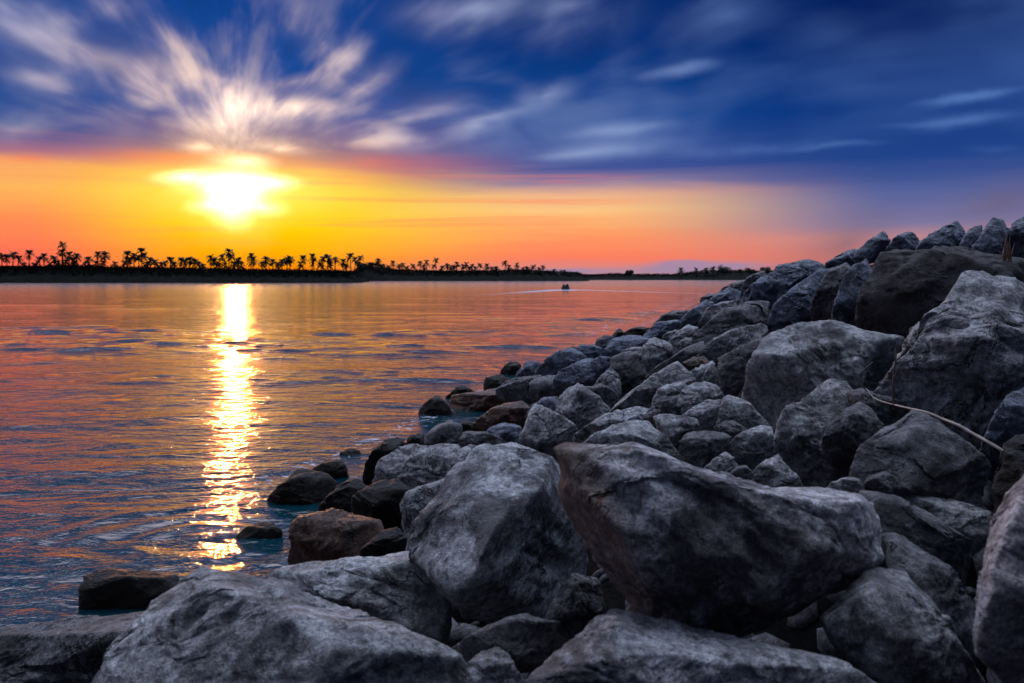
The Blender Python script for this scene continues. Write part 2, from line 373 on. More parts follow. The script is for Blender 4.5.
# ------------------------------------------------------------------ the water
def water_mat():
    m, N, b = new_mat('sea_water'); t = N.t
    geo = t.nodes.new('ShaderNodeNewGeometry'); P = geo.outputs['Position']
    px, py, pz = N.sep(P)
    A = N.comb(px, N.math('MULTIPLY', py, 1.9), 0.0)
    n1 = N.noise(A, 1.5, 4, .6, .5)
    n2 = N.noise(A, 5.0, 4, .62, .4)
    dist = N.math('MAXIMUM', N.vec('LENGTH', P), 1.0)
    h = N.math('ADD', N.math('MULTIPLY', n1, .034), N.math('MULTIPLY', n2, .0065))
    h = N.math('ADD', h, N.math('MULTIPLY', N.noise(N.comb(px, N.math('MULTIPLY', py, 2.2), 5.0), .30, 3, .55, .4), .11))
    bp = t.nodes.new('ShaderNodeBump'); bp.inputs['Strength'].default_value = 1.0; bp.inputs['Distance'].default_value = 1.0
    N.put(bp.inputs['Height'], h)
    # foam: white water along the stones and in the boat's wake
    at_ = t.nodes.new('ShaderNodeAttribute'); at_.attribute_name = 'foam'
    fn = N.noise(N.comb(px, N.math('MULTIPLY', py, 1.5), 2.0), 3.2, 7, .72, 1.2)
    thr = N.math('SUBTRACT', .80, N.math('MULTIPLY', at_.outputs['Fac'], .40))
    fm = N.rng(fn, thr, N.math('ADD', thr, .10))
    t.nodes.remove(b); out = [n for n in t.nodes if n.type == 'OUTPUT_MATERIAL'][0]
    body = t.nodes.new('ShaderNodeBsdfDiffuse'); body.inputs['Color'].default_value = (.0015, .034, .050, 1)
    foam_s = t.nodes.new('ShaderNodeBsdfDiffuse'); foam_s.inputs['Color'].default_value = (.50, .56, .70, 1)
    gl = t.nodes.new('ShaderNodeBsdfAnisotropic'); gl.distribution = 'GGX'; gl.inputs['Color'].default_value = (1.0, .74, .62, 1)
    fr = t.nodes.new('ShaderNodeFresnel'); fr.inputs['IOR'].default_value = 2.0; t.links.new(bp.outputs[0], fr.inputs['Normal'])
    N.put(gl.inputs['Roughness'], N.rng(dist, 8, 260, .025, .19, smooth=False)); t.links.new(bp.outputs[0], gl.inputs['Normal'])
    m1 = t.nodes.new('ShaderNodeMixShader'); t.links.new(fr.outputs[0], m1.inputs[0]); t.links.new(body.outputs[0], m1.inputs[1]); t.links.new(gl.outputs[0], m1.inputs[2])
    m2 = t.nodes.new('ShaderNodeMixShader'); N.put(m2.inputs[0], fm); t.links.new(m1.outputs[0], m2.inputs[1]); t.links.new(foam_s.outputs[0], m2.inputs[2])
    t.links.new(m2.outputs[0], out.inputs[0])
    return m
    b.inputs['IOR'].default_value = 1.6
    b.inputs['Specular Tint'].default_value = (1.0, .54, .52, 1)
    b.inputs['Specular IOR Level'].default_value = .5
    t.links.new(bp.outputs[0], b.inputs['Normal'])
    return m
M_WATER = water_mat()

def build_water():
    ys = list(np.arange(760, 281.0, -0.65)) + [280, 279, 278.2, 277.5, 277, 276.5, 276.1, 275.8, 275.6, 275.4, 275.25]
    R = np.array([CAMH*FPX/(y-HOR) for y in ys]); R = np.concatenate([[1.5, 3.0], R])
    az = np.concatenate([np.linspace(-88, -37, 70), np.linspace(-36, 40, 620), np.linspace(41, 88, 40)])
    a = np.radians(az)
    rr, aa = np.meshgrid(R, a, indexing='ij')
    X = rr*np.tan(np.clip(aa, -1.35, 1.35)); Y = rr.copy()
    far = np.abs(aa) > math.radians(70)
    dr = np.gradient(R)[:, None]*np.ones_like(rr)
    x = X.ravel(); y = Y.ravel(); sp = np.maximum(dr.ravel(), .03)
    h = np.zeros(len(x))
    pat = np.clip(.55+1.5*perlin(np.stack([x/38, y/17, x*0+8.1], 1))+.8*perlin(np.stack([x/9, y/5, x*0+2.1], 1)), .28, 1.8)
    # (wavelength, amplitude, heading): chop is long across the view, short along it
    for wl, amp, ang, st, sd_ in ((13.0, .12, 4, 2.6, 0), (7.0, .125, -8, 3.0, 1), (4.2, .10, 8, 2.8, 2), (2.2, .095, -12, 2.4, 3), (1.15, .066, 14, 2.2, 4), (.6, .034, -9, 2.0, 5), (.33, .015, 6, 1.8, 6)):
        fade = np.clip((wl/(sp*2.2)-.6)/1.2, 0, 1)
        if fade.max() <= 0: continue
        k = fade > 0; ca, sa = math.cos(math.radians(ang)), math.sin(math.radians(ang))
        xx = x[k]*ca+y[k]*sa; yy = -x[k]*sa+y[k]*ca
        q = np.stack([xx/(wl*st), yy/wl, np.full(k.sum(), 3.1*sd_)], 1)
        q2 = q+np.stack([perlin(q*.7+5)*.6, perlin(q*.7+9)*.6, np.zeros(len(q))], 1)
        n = 1-2.2*np.abs(perlin(q2*1.0))       # pointed crests
        n2 = perlin(q2*1.3+11)
        h[k] += fade[k]*amp*(.50*np.sign(n)*np.abs(n)**2.2+.55*n2)*pat[k]
    # swirl where the swell wraps the awash stones
    dx, dy = x+3.55, y-8.9
    rad = np.sqrt(dx*dx+dy*dy*1.2)
    ph = perlin(np.stack([x*1.1, y*1.1, x*0+4], 1))*3.0
    h += .022*np.exp(-((rad-.9)/.9)**2)*np.sin(rad*12+ph)
    # wake behind the boat: two diverging ridges
    bx, by = BOAT.x, BOAT.y
    c = x-BX*y
    foam = np.exp(-((c+7.0)/.9)**2)*.66*np.clip((y-6)/6, .35, 1)
    foam = np.maximum(foam, .62*np.exp(-((c+8.6)/2.2)**2)*np.clip((y-20)/20, 0, 1))
    dd = by-y
    arm = np.abs(np.abs(x-bx-dd*.10)-dd*.42-.6)
    wk = np.where((dd > 0) & (dd < 70), np.exp(-(arm/(3.0+dd*.10))**2)*np.exp(-dd/60), 0)
    foam = np.maximum(foam, wk*1.3)
    foam = np.maximum(foam, 1.4*np.exp(-((np.abs(x-bx)-0)/4.0)**2-((y-by+5)/9.0)**2))
    foam = np.maximum(foam, .55*np.exp(-(((x+2.9)/.5)**2+((y-9.2)/1.0)**2)))
    h *= .35+.65*np.clip((-6.8-c)/2.5, 0, 1)
    V = np.stack([x, y, h], 1)
    nr, nc = rr.shape
    idx = np.arange(nr*nc).reshape(nr, nc)
    F = np.stack([idx[:-1, :-1], idx[:-1, 1:], idx[1:, 1:], idx[1:, :-1]], -1).reshape(-1, 4)
    o = np_mesh('water', V, F, M_WATER)
    at_ = o.data.attributes.new('foam', 'FLOAT', 'POINT'); at_.data.foreach_set('value', foam.astype(np.float32))
    tag(o, 'open water of the inlet glowing orange under the sunset', 'water', kind='structure')
BOAT = Vector(((566-512)/FPX*165.0, 165.0, 0.0))
build_water()

# ------------------------------------------------------------------ embankment core under the stones
def corez(x, y, c):
    p = np.stack([x, y, np.zeros(len(x))], 1)
    return surf(c)-.75-.45*np.clip((9-y)/5, 0, 1)+.30*ridged(p*.9, 3)+.12*fbm(p*3.0, 3)-.25*np.clip(1-y/5, 0, 1)
def build_core():
    ys = 1.2*1.035**np.arange(150); cs = np.linspace(-9.5, 24, 150)
    yy, cc = np.meshgrid(ys, cs, indexing='ij')
    y = yy.ravel(); c = cc.ravel(); x = c+BX*y
    z = corez(x, y, c)
    idx = np.arange(len(x)).reshape(yy.shape)
    F = np.stack([idx[:-1, :-1], idx[1:, :-1], idx[1:, 1:], idx[:-1, 1:]], -1).reshape(-1, 4)
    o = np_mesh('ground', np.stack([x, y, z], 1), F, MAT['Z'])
    tag(o, 'dark rubble core of the breakwater under the boulders', 'ground', kind='structure')
build_core()

# ------------------------------------------------------------------ far shore
M_BANK = plain_mat('bank_scrub', (.007, .009, .008), .95, .5, .5)
M_BANK.node_tree.nodes['Principled BSDF'].inputs['Specular IOR Level'].default_value = .05
M_LEAF = plain_mat('palm_leaf', (.018, .022, .012), .8, .3, 1.0)
M_TRUNK = plain_mat('palm_trunk', (.06, .045, .032), .9, .3, 2.0)
def ybank(px, rows): return np.interp(px, [a for a, b in rows], [b for a, b in rows])
def bank(name, label, px0, px1, ywater, tops, depth, seed, taper=True):
    t0 = CAMH*FPX/(ywater-HOR); n = int((px1-px0)*1.2); m = 14
    V = []; 
    pxs = np.linspace(px0, px1, n); s = np.linspace(0, 1, m)
    xx, ss = np.meshgrid(pxs, s, indexing='ij')
    X = (xx-512)/FPX*t0; Y = t0+ss*depth
    top = (HOR-ybank(xx, tops))/FPX*t0+CAMH
    prof = np.clip(ss/.28, 0, 1)**.6*np.clip((1-ss)/.3, 0, 1)**.6
    end = np.clip(np.minimum(xx-px0, px1-xx)/6.0, 0.0, 1)**.7
    p = np.stack([X.ravel()*.25, Y.ravel()*.25, np.full(X.size, seed)], 1)
    Z = -.4+prof*end*(top*.86)+ (fbm(p, 4)*1.0).reshape(X.shape)*prof
    idx = np.arange(X.size).reshape(X.shape)
    F = np.stack([idx[:-1, :-1], idx[1:, :-1], idx[1:, 1:], idx[:-1, 1:]], -1).reshape(-1, 4)
    o = np_mesh(name, np.stack([X.ravel(), Y.ravel(), Z.ravel()], 1), F, M_BANK)
    tag(o, label, 'bank', kind='structure')
    # scrub along the crest
    rnd = np.random.RandomState(int(seed*10)); verts = []; faces = []
    for k in range(int((px1-px0)*14)):
        px = rnd.uniform(px0+3, px1-3); q = rnd.uniform(.12, .7)
        tp = (HOR-ybank(px, tops))/FPX*t0+CAMH
        e = min(1, max(0, min(px-px0, px1-px)/8.0))**.7
        cz = e*(tp*(min(1, q/.28)**.6)-rnd.uniform(0, .8)); c = Vector(((px-512)/FPX*t0, t0+q*depth, cz))
        for j in range(5):
            a = Vector(rnd.normal(size=3)); a.normalize(); b = a.orthogonal().normalized(); s_ = rnd.uniform(.25, .6)
            cc = c+Vector(rnd.normal(size=3))*.35; i0 = len(verts)
            verts += [cc+a*s_, cc+b*s_*.6, cc-a*s_]; faces.append((i0, i0+1, i0+2))
    o2 = np_mesh('scrub', verts, faces, M_BANK, smooth=False)
    tag(o2, 'low dark scrub growing over the '+label, 'scrub', kind='stuff')
    return t0
T1 = [(-500, 265), (0, 266.5), (40, 265.5), (50, 264.5), (62, 267), (120, 267.5), (200, 269), (260, 270), (330, 271), (352, 273), (360, 276)]
T2 = [(330, 270.5), (352, 268), (360, 262.5), (368, 263.5), (378, 268.5), (400, 270), (440, 271), (500, 270.5), (512, 269.3), (530, 270), (560, 271.5), (580, 272.5), (592, 274), (600, 275.5)]
T3 = [(575, 274), (600, 274.8), (622, 273.5), (640, 274.5), (690, 274.3), (700, 272.5), (720, 271), (750, 270), (775, 271), (850, 270), (1100, 268), (1500, 266)]
d1 = bank('near_spit', 'near spit of land carrying the palms on the left', -560, 351, 283.0, T1, 46, 1.3)
d2 = bank('far_bank', 'middle stretch of far bank carrying the smaller palms', 338, 592, 281.0, T2, 60, 2.3)
d3 = bank('wooded_shore', 'most distant low shore running behind the breakwater', 570, 1500, 280.0, T3, 80, 3.3)

def palm_meshes(k):
    rnd = random.Random(100+k)
    # crown of drooping fronds, unit = metres
    V = []; F = []
    nf = rnd.choice((18, 20, 22))
    for i in range(nf):
        a = 2*math.pi*i/nf+rnd.uniform(-.25, .25); rise = rnd.uniform(-.8, 2.9); L = rnd.uniform(1.5, 2.1)/math.sqrt(1+.20*max(0, rise)**2)
        pts = []
        for s in range(7):
            f = s/6; pts.append(Vector((math.cos(a)*L*f*(1-.12*f), math.sin(a)*L*f*(1-.12*f), L*(rise*f-(.55+.45*rise)*f*f))))
        side = Vector((-math.sin(a), math.cos(a), 0))
        for s in range(6):
            p, q = pts[s], pts[s+1]; wd = .46*math.sin(math.pi*(s+.8)/7.2)+.05
            for sg in (-1, 1):     # leaflets hang either side of the rib
                i0 = len(V); dn = Vector((0, 0, -.30*wd))
                V += [p, q, q+side*sg*wd+dn-(q-p)*.15, p.lerp(q, .3)+side*sg*wd*.9+dn]
                F.append((i0, i0+1, i0+2, i0+3))
    crown = (np.array([tuple(v) for v in V]), np.array(F))
    # trunk, unit height, gently curved
    V = []; F = []; lean = rnd.uniform(-.07, .07); n = 8
    for s in range(n+1):
        f = s/n; r = .20-.08*f+(.10 if s == 0 else 0); cx = lean*f*f
        for j in range(7):
            b = 2*math.pi*j/7; V.append((cx, 0, f, r*math.cos(b), r*math.sin(b)))
    for s in range(n):
        for j in range(7):
            F.append((s*7+j, s*7+(j+1) % 7, (s+1)*7+(j+1) % 7, (s+1)*7+j))
    return crown, (np.array(V), np.array(F), lean)
PV = [palm_meshes(k) for k in range(7)]
CROWN = [None]*7
def ordinal(n):
    W = ['', 'first', 'second', 'third', 'fourth', 'fifth', 'sixth', 'seventh', 'eighth', 'ninth', 'tenth', 'eleventh', 'twelfth',
         'thirteenth', 'fourteenth', 'fifteenth', 'sixteenth', 'seventeenth', 'eighteenth', 'nineteenth', 'twentieth']
    if n <= 20: return W[n]
    return {2: 'twenty', 3: 'thirty'}[n//10]+('-'+W[n % 10] if n % 10 else '') if n % 10 else {2: 'twentieth', 3: 'thirtieth'}[n//10]
PALMS = [(2, 255), (7, 256), (13, 253), (18, 257), (24, 263), (29, 252), (35, 263), (40, 258), (44, 255), (50, 262), (54, 257), (58, 261),
 (63, 243), (62, 250), (69, 253), (66, 260), (72, 259), (77, 254), (75, 261), (88, 258), (98, 253), (96, 262), (105, 253), (103, 261), (115, 262),
 (124, 261), (127, 253), (130, 258), (134, 254), (139, 256), (142, 250), (144, 254), (147, 262), (150, 259), (155, 260), (161, 263), (165, 261),
 (170, 259), (174, 263), (181, 259), (185, 260), (190, 258), (195, 260), (199, 262), (203, 264), (211, 256), (214, 259), (222, 256), (219, 263),
 (225, 263), (229, 250), (231, 255), (238, 259), (234, 262), (241, 263), (251, 254), (253, 258), (262, 262), (266, 258), (273, 260), (278, 262),
 (282, 260), (287, 259), (290, 257), (303, 257), (300, 262), (312, 255), (314, 260), (323, 257), (321, 263), (328, 256), (330, 263), (335, 258), (343, 260),
 (346, 264), (351, 255), (355, 258), (360, 256), (371, 263), (378, 259), (383, 264), (389, 265), (393, 261), (399, 264), (403, 263), (407, 266),
 (413, 264), (420, 261), (427, 260), (424, 265), (436, 258), (434, 264), (442, 266), (447, 264), (451, 265), (457, 262), (454, 266), (463, 264),
 (466, 262), (469, 267), (472, 264), (475, 267), (480, 263), (487, 264), (492, 267), (496, 267), (505, 261), (509, 265), (517, 263), (523, 267),
 (527, 267), (533, 265), (543, 265), (539, 268), (554, 269), (563, 270), (681, 268), (696, 268), (706, 268), (713, 267)]
SPECIAL = {63: 'tallest palm on the left, rising highest above the spit', 29: 'lone tall palm standing clear, second gap from the left edge',
 229: 'tall palm straight below the bright sun', 142: 'tall leaning palm at right end of the left groves', 436: 'tallest palm of the middle bank, with a pointed crown',
 105: 'tall palm of a pair between the tallest left palm and the sun', 351: 'tall palm just left of the dark bushy mound',
 505: 'last tall palm standing clear toward the boat', 681: 'small palm tuft standing farthest left on the wooded shore'}
anchors = [(-6, 'counting right from the left edge'), (66, 'counting right from the tallest left palm'), (144, 'counting right from the tall leaning palm'),
           (232, 'counting right from the sun'), (366, 'counting right from the bushy mound'), (438, 'counting right from the tallest middle palm'), (600, 'counting right along the far wooded shore')]
cnt = {}
for i, (px, py) in enumerate(sorted(PALMS)):
    if px > 600: t0, rows = d3+12, T3
    elif px > 352: t0, rows = d2+16, T2
    else: t0, rows = d1+14, T1
    k = (i*5+px) % 7; sc = t0/FPX
    base_z = CAMH+(HOR-ybank(px, rows))*t0/FPX*.92-.5 if px <= 352 else CAMH+(HOR-ybank(px, rows))*t0/FPX-1.2
    base_z = max(.8, CAMH+(HOR-ybank(px, rows)-3)*t0/FPX)
    X = (px-512)/FPX*t0; top = CAMH+(HOR-py-2.4)*t0/FPX; H = max(1.2, top-base_z)
    size = sc/.375*random.Random(i).uniform(1.15, 1.45)*(.82 if px > 352 else 1.0)*(0.85 if py > 260 else 1.0)
    e = empty('palm_tree', (X, t0, base_z), (i*2.399) % 6.283)
    a = [a for a in anchors if a[0] < px][-1]; cnt[a] = cnt.get(a, 0)+1
    lab = SPECIAL.get(px) or '%s palm %s, %s' % (ordinal(cnt[a]), a[1],
        'tall thin trunk' if H > 5.2 else ('short and half hidden by scrub' if H < 2.6 else 'mid height'))
    tag(e, lab, 'palm tree', 'silhouetted palms along the far shore')
    cr, (tv, tf, lean) = PV[k]
    tvv = np.stack([tv[:, 0]*H+tv[:, 3]*(1.2 if H > 3 else .9), tv[:, 4], tv[:, 2]*H], 1)
    np_mesh('trunk', tvv, tf, M_TRUNK, parent=e)
    if CROWN[k] is None:
        c = np_mesh('crown', cr[0], cr[1], M_LEAF, smooth=False, parent=e); CROWN[k] = c
    else:
        c = CROWN[k].copy(); COL.objects.link(c); c.parent = e
    c.location = (lean*H, 0, H); c.scale = (size,)*3

def broadleaf(px, ytop, wpx, t0, base, label, seed):
    rnd = np.random.RandomState(seed); X = (px-512)/FPX*t0
    H = CAMH+(HOR-ytop)*t0/FPX-base; W = wpx/FPX*t0
    e = empty('broadleaf_tree', (X, t0, base)); tag(e, label, 'tree', 'broad trees on the far wooded shore')
    V = []; F = []
    def limb(a, b, r0, r1):
        d = (b-a).normalized(); u = d.orthogonal().normalized(); w = d.cross(u); i0 = len(V)
        for q, r in ((a, r0), (b, r1)):
            for j in range(6): V.append(q+u*r*math.cos(j*1.047)+w*r*math.sin(j*1.047))
        for j in range(6): F.append((i0+j, i0+(j+1) % 6, i0+6+(j+1) % 6, i0+6+j))
    top = Vector((0, 0, H*.5)); limb(Vector((0, 0, 0)), top, .35, .22)
    lobes = []
    for k in range(9):
        a = rnd.uniform(0, 6.28); q = Vector((math.cos(a)*W*.33*rnd.uniform(.3, 1), math.sin(a)*W*.33, H*rnd.uniform(.45, .84)))
        limb(top*.8, q, .14, .05); lobes.append((q, rnd.uniform(.17, .26)*min(W, H)))
    np_mesh('trunk', [tuple(v) for v in V], F, M_TRUNK, parent=e)
    V = []; F = []
    for q, r in lobes:
        for j in range(230):
            d = Vector(rnd.normal(size=3)).normalized()*r*rnd.uniform(.3, 1.05)**.6
            c = q+d; a = Vector(rnd.normal(size=3)).normalized(); b = a.orthogonal().normalized(); s = rnd.uniform(.16, .42); i0 = len(V)
            V += [c+a*s, c+b*s*.6, c-a*s, c-b*s*.6]; F.append((i0, i0+1, i0+2, i0+3))
    np_mesh('crown', [tuple(v) for v in V], F, M_LEAF, smooth=False, parent=e)
for k, a in enumerate([
    (630, 270.3, 12, 'low rounded tree alone on the thin part of the far shore'),
    (724, 264.8, 18, 'largest broad tree crown on the far wooded shore'),
    (738, 268.5, 14, 'broad low tree directly right of the largest crown'),
    (751, 267.5, 13, 'dark tree nearest the rocks on the far shore'),
    (704, 269.5, 9, 'small round tree left of the largest crown'),
    (765, 266.5, 12, 'tree crown peeping up where breakwater rocks begin'),
    (361, 260.5, 15, 'dark bushy tree forming the mound between the palm groves')]):
    t0 = d3+25 if a[0] > 400 else d2+14
    broadleaf(a[0], a[1], a[2], t0, .6, a[3], 50+k)

# ------------------------------------------------------------------ boat with two people
def skin(name, pts, edges, radii, mat, parent=None, loc=(0, 0, 0), lvl=1):
    me = bpy.data.meshes.new(name); me.from_pydata(pts, edges, [])
    o = bpy.data.objects.new(name, me); COL.objects.link(o); me.materials.append(mat)
    m = o.modifiers.new('skin', 'SKIN'); m.use_smooth_shade = True
    for i, v in enumerate(me.skin_vertices[0].data):
        v.radius = (radii[i], radii[i]); v.use_root = (i == 0)
    s = o.modifiers.new('sub', 'SUBSURF'); s.levels = lvl; s.render_levels = lvl
    o.location = loc
    if parent: o.parent = parent
    return o
M_HULL = plain_mat('boat_paint', (.06, .065, .08), .5, .15, 3.0)
M_DARK = plain_mat('dark_cloth', (.03, .03, .04), .9, .3, 6.0)
M_SKIN = plain_mat('skin', (.18, .10, .07), .6, .05, 6.0)
M_METAL = plain_mat('engine_casing', (.04, .04, .045), .4, .1, 6.0)
def build_boat():
    e = empty('motor_boat', BOAT, math.radians(-8)); tag(e, 'small dark open motor boat heading away across the inlet', 'boat')
    # hull by sections along +y (bow far)
    V = []; F = []; n = 9
    for s in range(n+1):
        f = s/n; y = -2.1+4.4*f; w = .85*(1-max(0, (f-.45)/.55)**2.2)+.02; k = .25*max(0, f-.4)
        sec = [(-w, .50+k), (-w*.9, .18+k*.5), (-w*.45, -.12+k*.3), (0, -.2+k*.3), (w*.45, -.12+k*.3), (w*.9, .18+k*.5), (w, .50+k),
               (w*.88, .50+k), (w*.6, .02+k*.4), (0, -.05+k*.4), (-w*.6, .02+k*.4), (-w*.88, .50+k)]
        V += [(x, y, z) for x, z in sec]
    for s in range(n):
        for j in range(12): F.append((s*12+j, s*12+(j+1) % 12, (s+1)*12+(j+1) % 12, (s+1)*12+j))
    np_mesh('hull', V, F, M_HULL, parent=e)
    T = [(-.76, -2.12, .46), (.76, -2.12, .46), (.7, -2.12, .1), (.35, -2.12, -.12), (-.35, -2.12, -.12), (-.7, -2.12, .1)]
    T2_ = [(x, y+.06, z) for x, y, z in T]
    bm = bmesh.new(); a = [bm.verts.new(v) for v in T]; b = [bm.verts.new(v) for v in T2_]
    bm.faces.new(a); bm.faces.new(b[::-1])
    for i in range(6): bm.faces.new((a[i], b[i], b[(i+1) % 6], a[(i+1) % 6]))
    me = bpy.data.meshes.new('transom'); bm.to_mesh(me); me.materials.append(M_HULL)
    o = bpy.data.objects.new('transom', me); COL.objects.link(o); o.parent = e
    for yy in (-1.0, .35):
        bm = bmesh.new(); bmesh.ops.create_cube(bm, size=1, matrix=Matrix.Translation((0, yy, .33)) @ Matrix.Diagonal((1.35, .3, .05, 1)))
        me = bpy.data.meshes.new('bench_seat'); bm.to_mesh(me); me.materials.append(M_HULL)
        o = bpy.data.objects.new('bench_seat', me); COL.objects.link(o); o.parent = e
    # outboard engine: cowl, leg, tiller
    bm = bmesh.new(); bmesh.ops.create_cube(bm, size=1, matrix=Matrix.Translation((0, -2.32, .72)) @ Matrix.Diagonal((.3, .42, .36, 1)))
    bmesh.ops.bevel(bm, geom=bm.edges[:], offset=.07, segments=3, affect='EDGES')
    bmesh.ops.create_cone(bm, cap_ends=True, segments=10, radius1=.08, radius2=.08, depth=.8, matrix=Matrix.Translation((0, -2.3, .22)))
    bmesh.ops.create_cone(bm, cap_ends=True, segments=8, radius1=.025, radius2=.02, depth=.6, matrix=Matrix.Translation((0.05, -1.9, .72)) @ Matrix.Rotation(math.radians(90), 4, 'X'))
    me = bpy.data.meshes.new('outboard_engine'); bm.to_mesh(me); me.materials.append(M_METAL)
    o = bpy.data.objects.new('outboard_engine', me); COL.objects.link(o); o.parent = e
    def person(x, y, label, lean, arm):
        p = empty('person', BOAT+Matrix.Rotation(math.radians(-8), 3, 'Z') @ Vector((x, y, .36)), math.radians(-8)); tag(p, label, 'person', 'people in the boat')
        pts = [(0, 0, .10), (0, lean*.5, .30), (0, lean, .50), (0, lean, .60), (0, lean+.02, .70), (0, lean+.03, .82),
               (-.19, lean, .50), (-.26, lean+.08, .26), (-.20, lean+.30, .16), (.19, lean, .50), (.26, arm*.10, .28), (.18, arm*.34, .22),
               (-.10, .12, .08), (-.13, .44, .10), (-.13, .46, -.26), (.10, .12, .08), (.13, .44, .10), (.13, .46, -.26)]
        ed = [(0, 1), (1, 2), (2, 3), (3, 4), (4, 5), (2, 6), (6, 7), (7, 8), (2, 9), (9, 10), (10, 11), (0, 12), (12, 13), (13, 14), (0, 15), (15, 16), (16, 17)]
        rd = [.15, .15, .16, .07, .10, .08, .07, .05, .035, .07, .05, .035, .09, .075, .05, .09, .075, .05]
        skin('body', pts, ed, rd, M_DARK, parent=p)
        skin('hair', [(0, lean-.01, .76), (0, lean+.02, .86)], [(0, 1)], [.10, .085], M_DARK, parent=p)
    person(-.42, -1.0, 'person in dark clothes sitting on the left side of the boat', .05, 1)
    person(.40, -1.05, 'person in dark clothes at the right of the boat steering', .0, -1)
    person(.05, .3, 'person in dark clothes on the middle bench facing the bow', .08, 1)
build_boat()
# ------------------------------------------------------------------ the breakwater stones
_lv = []
def levels(n):
    # icosphere refinement kept level by level: (parents of the new vertices, faces)
    if not _lv:
        v, f = ico(1); _lv.append((None, f, len(v)))
    while len(_lv) < n:
        _, f, nv = _lv[-1]
        e = np.concatenate([f[:, [0, 1]], f[:, [1, 2]], f[:, [2, 0]]]); e.sort(axis=1)
        u, inv = np.unique(e, axis=0, return_inverse=True); inv = inv.reshape(-1); m = len(f)
        a, b, c = inv[:m]+nv, inv[m:2*m]+nv, inv[2*m:]+nv
        g = np.concatenate([np.stack([f[:, 0], a, c], 1), np.stack([a, f[:, 1], b], 1), np.stack([c, b, f[:, 2]], 1), np.stack([a, b, c], 1)])
        _lv.append((u, g, nv+len(u)))
def faceted_sphere(k, rnd, amp):
    """directions and a relief that is flat inside each coarse triangle, creased between them"""
    levels(k); v, f = ico(1)
    q = rnd.normal(size=(3, 3)); q, _ = np.linalg.qr(q)
    D = v @ q; h = np.zeros(len(D)); el = 1.05
    A = {1: .010, 2: .019, 3: .020, 4: .012, 5: .0060, 6: .0030, 7: .0015}
    for L in range(1, k+1):
        if L > 1:
            u, f, nv = _lv[L-1]
            D = np.concatenate([D, (D[u[:, 0]]+D[u[:, 1]])/2]); h = np.concatenate([h, (h[u[:, 0]]+h[u[:, 1]])/2])
        lo = 0 if L <= 2 else len(D)-len(_lv[L-1][0]) if L > 1 else 0
        el = 1.05/2**(L-1)
        n = len(D)-lo
        D[lo:] += rnd.normal(size=(n, 3))*el*(.17 if L < 4 else .12)
        h[lo:] += rnd.normal(size=n)*A[L]*amp
        if L < 4: D = D/np.linalg.norm(D, axis=1)[:, None]
    D = D/np.linalg.norm(D, axis=1)[:, None]
    return D, f, h
_ico = {}
def ico(k):
    if k not in _ico:
        bm = bmesh.new(); bmesh.ops.create_icosphere(bm, subdivisions=k, radius=1.0)
        v = np.array([tuple(q.co) for q in bm.verts]); f = np.array([[w.index for w in q.verts] for q in bm.faces]); bm.free()
        _ico[k] = (v, f)
    return _ico[k]
def hull_planes(P):
    bm = bmesh.new()
    for p in P: bm.verts.new(p)
    r = bmesh.ops.convex_hull(bm, input=bm.verts[:])
    bm.normal_update(); out = []
    c = np.mean(P, 0)
    for f in bm.faces:
        if f.calc_area() < 1e-9: continue
        n = np.array(f.normal); q = np.array(f.verts[0].co); d = n.dot(q)
        if n.dot(c) > d: n, d = -n, -d
        if not any(abs(n.dot(m)-1) < 1e-5 and abs(d-e) < 1e-5 for m, e in out): out.append((n, d))
    bm.free()
    return np.array([n for n, d in out]), np.array([d for n, d in out])

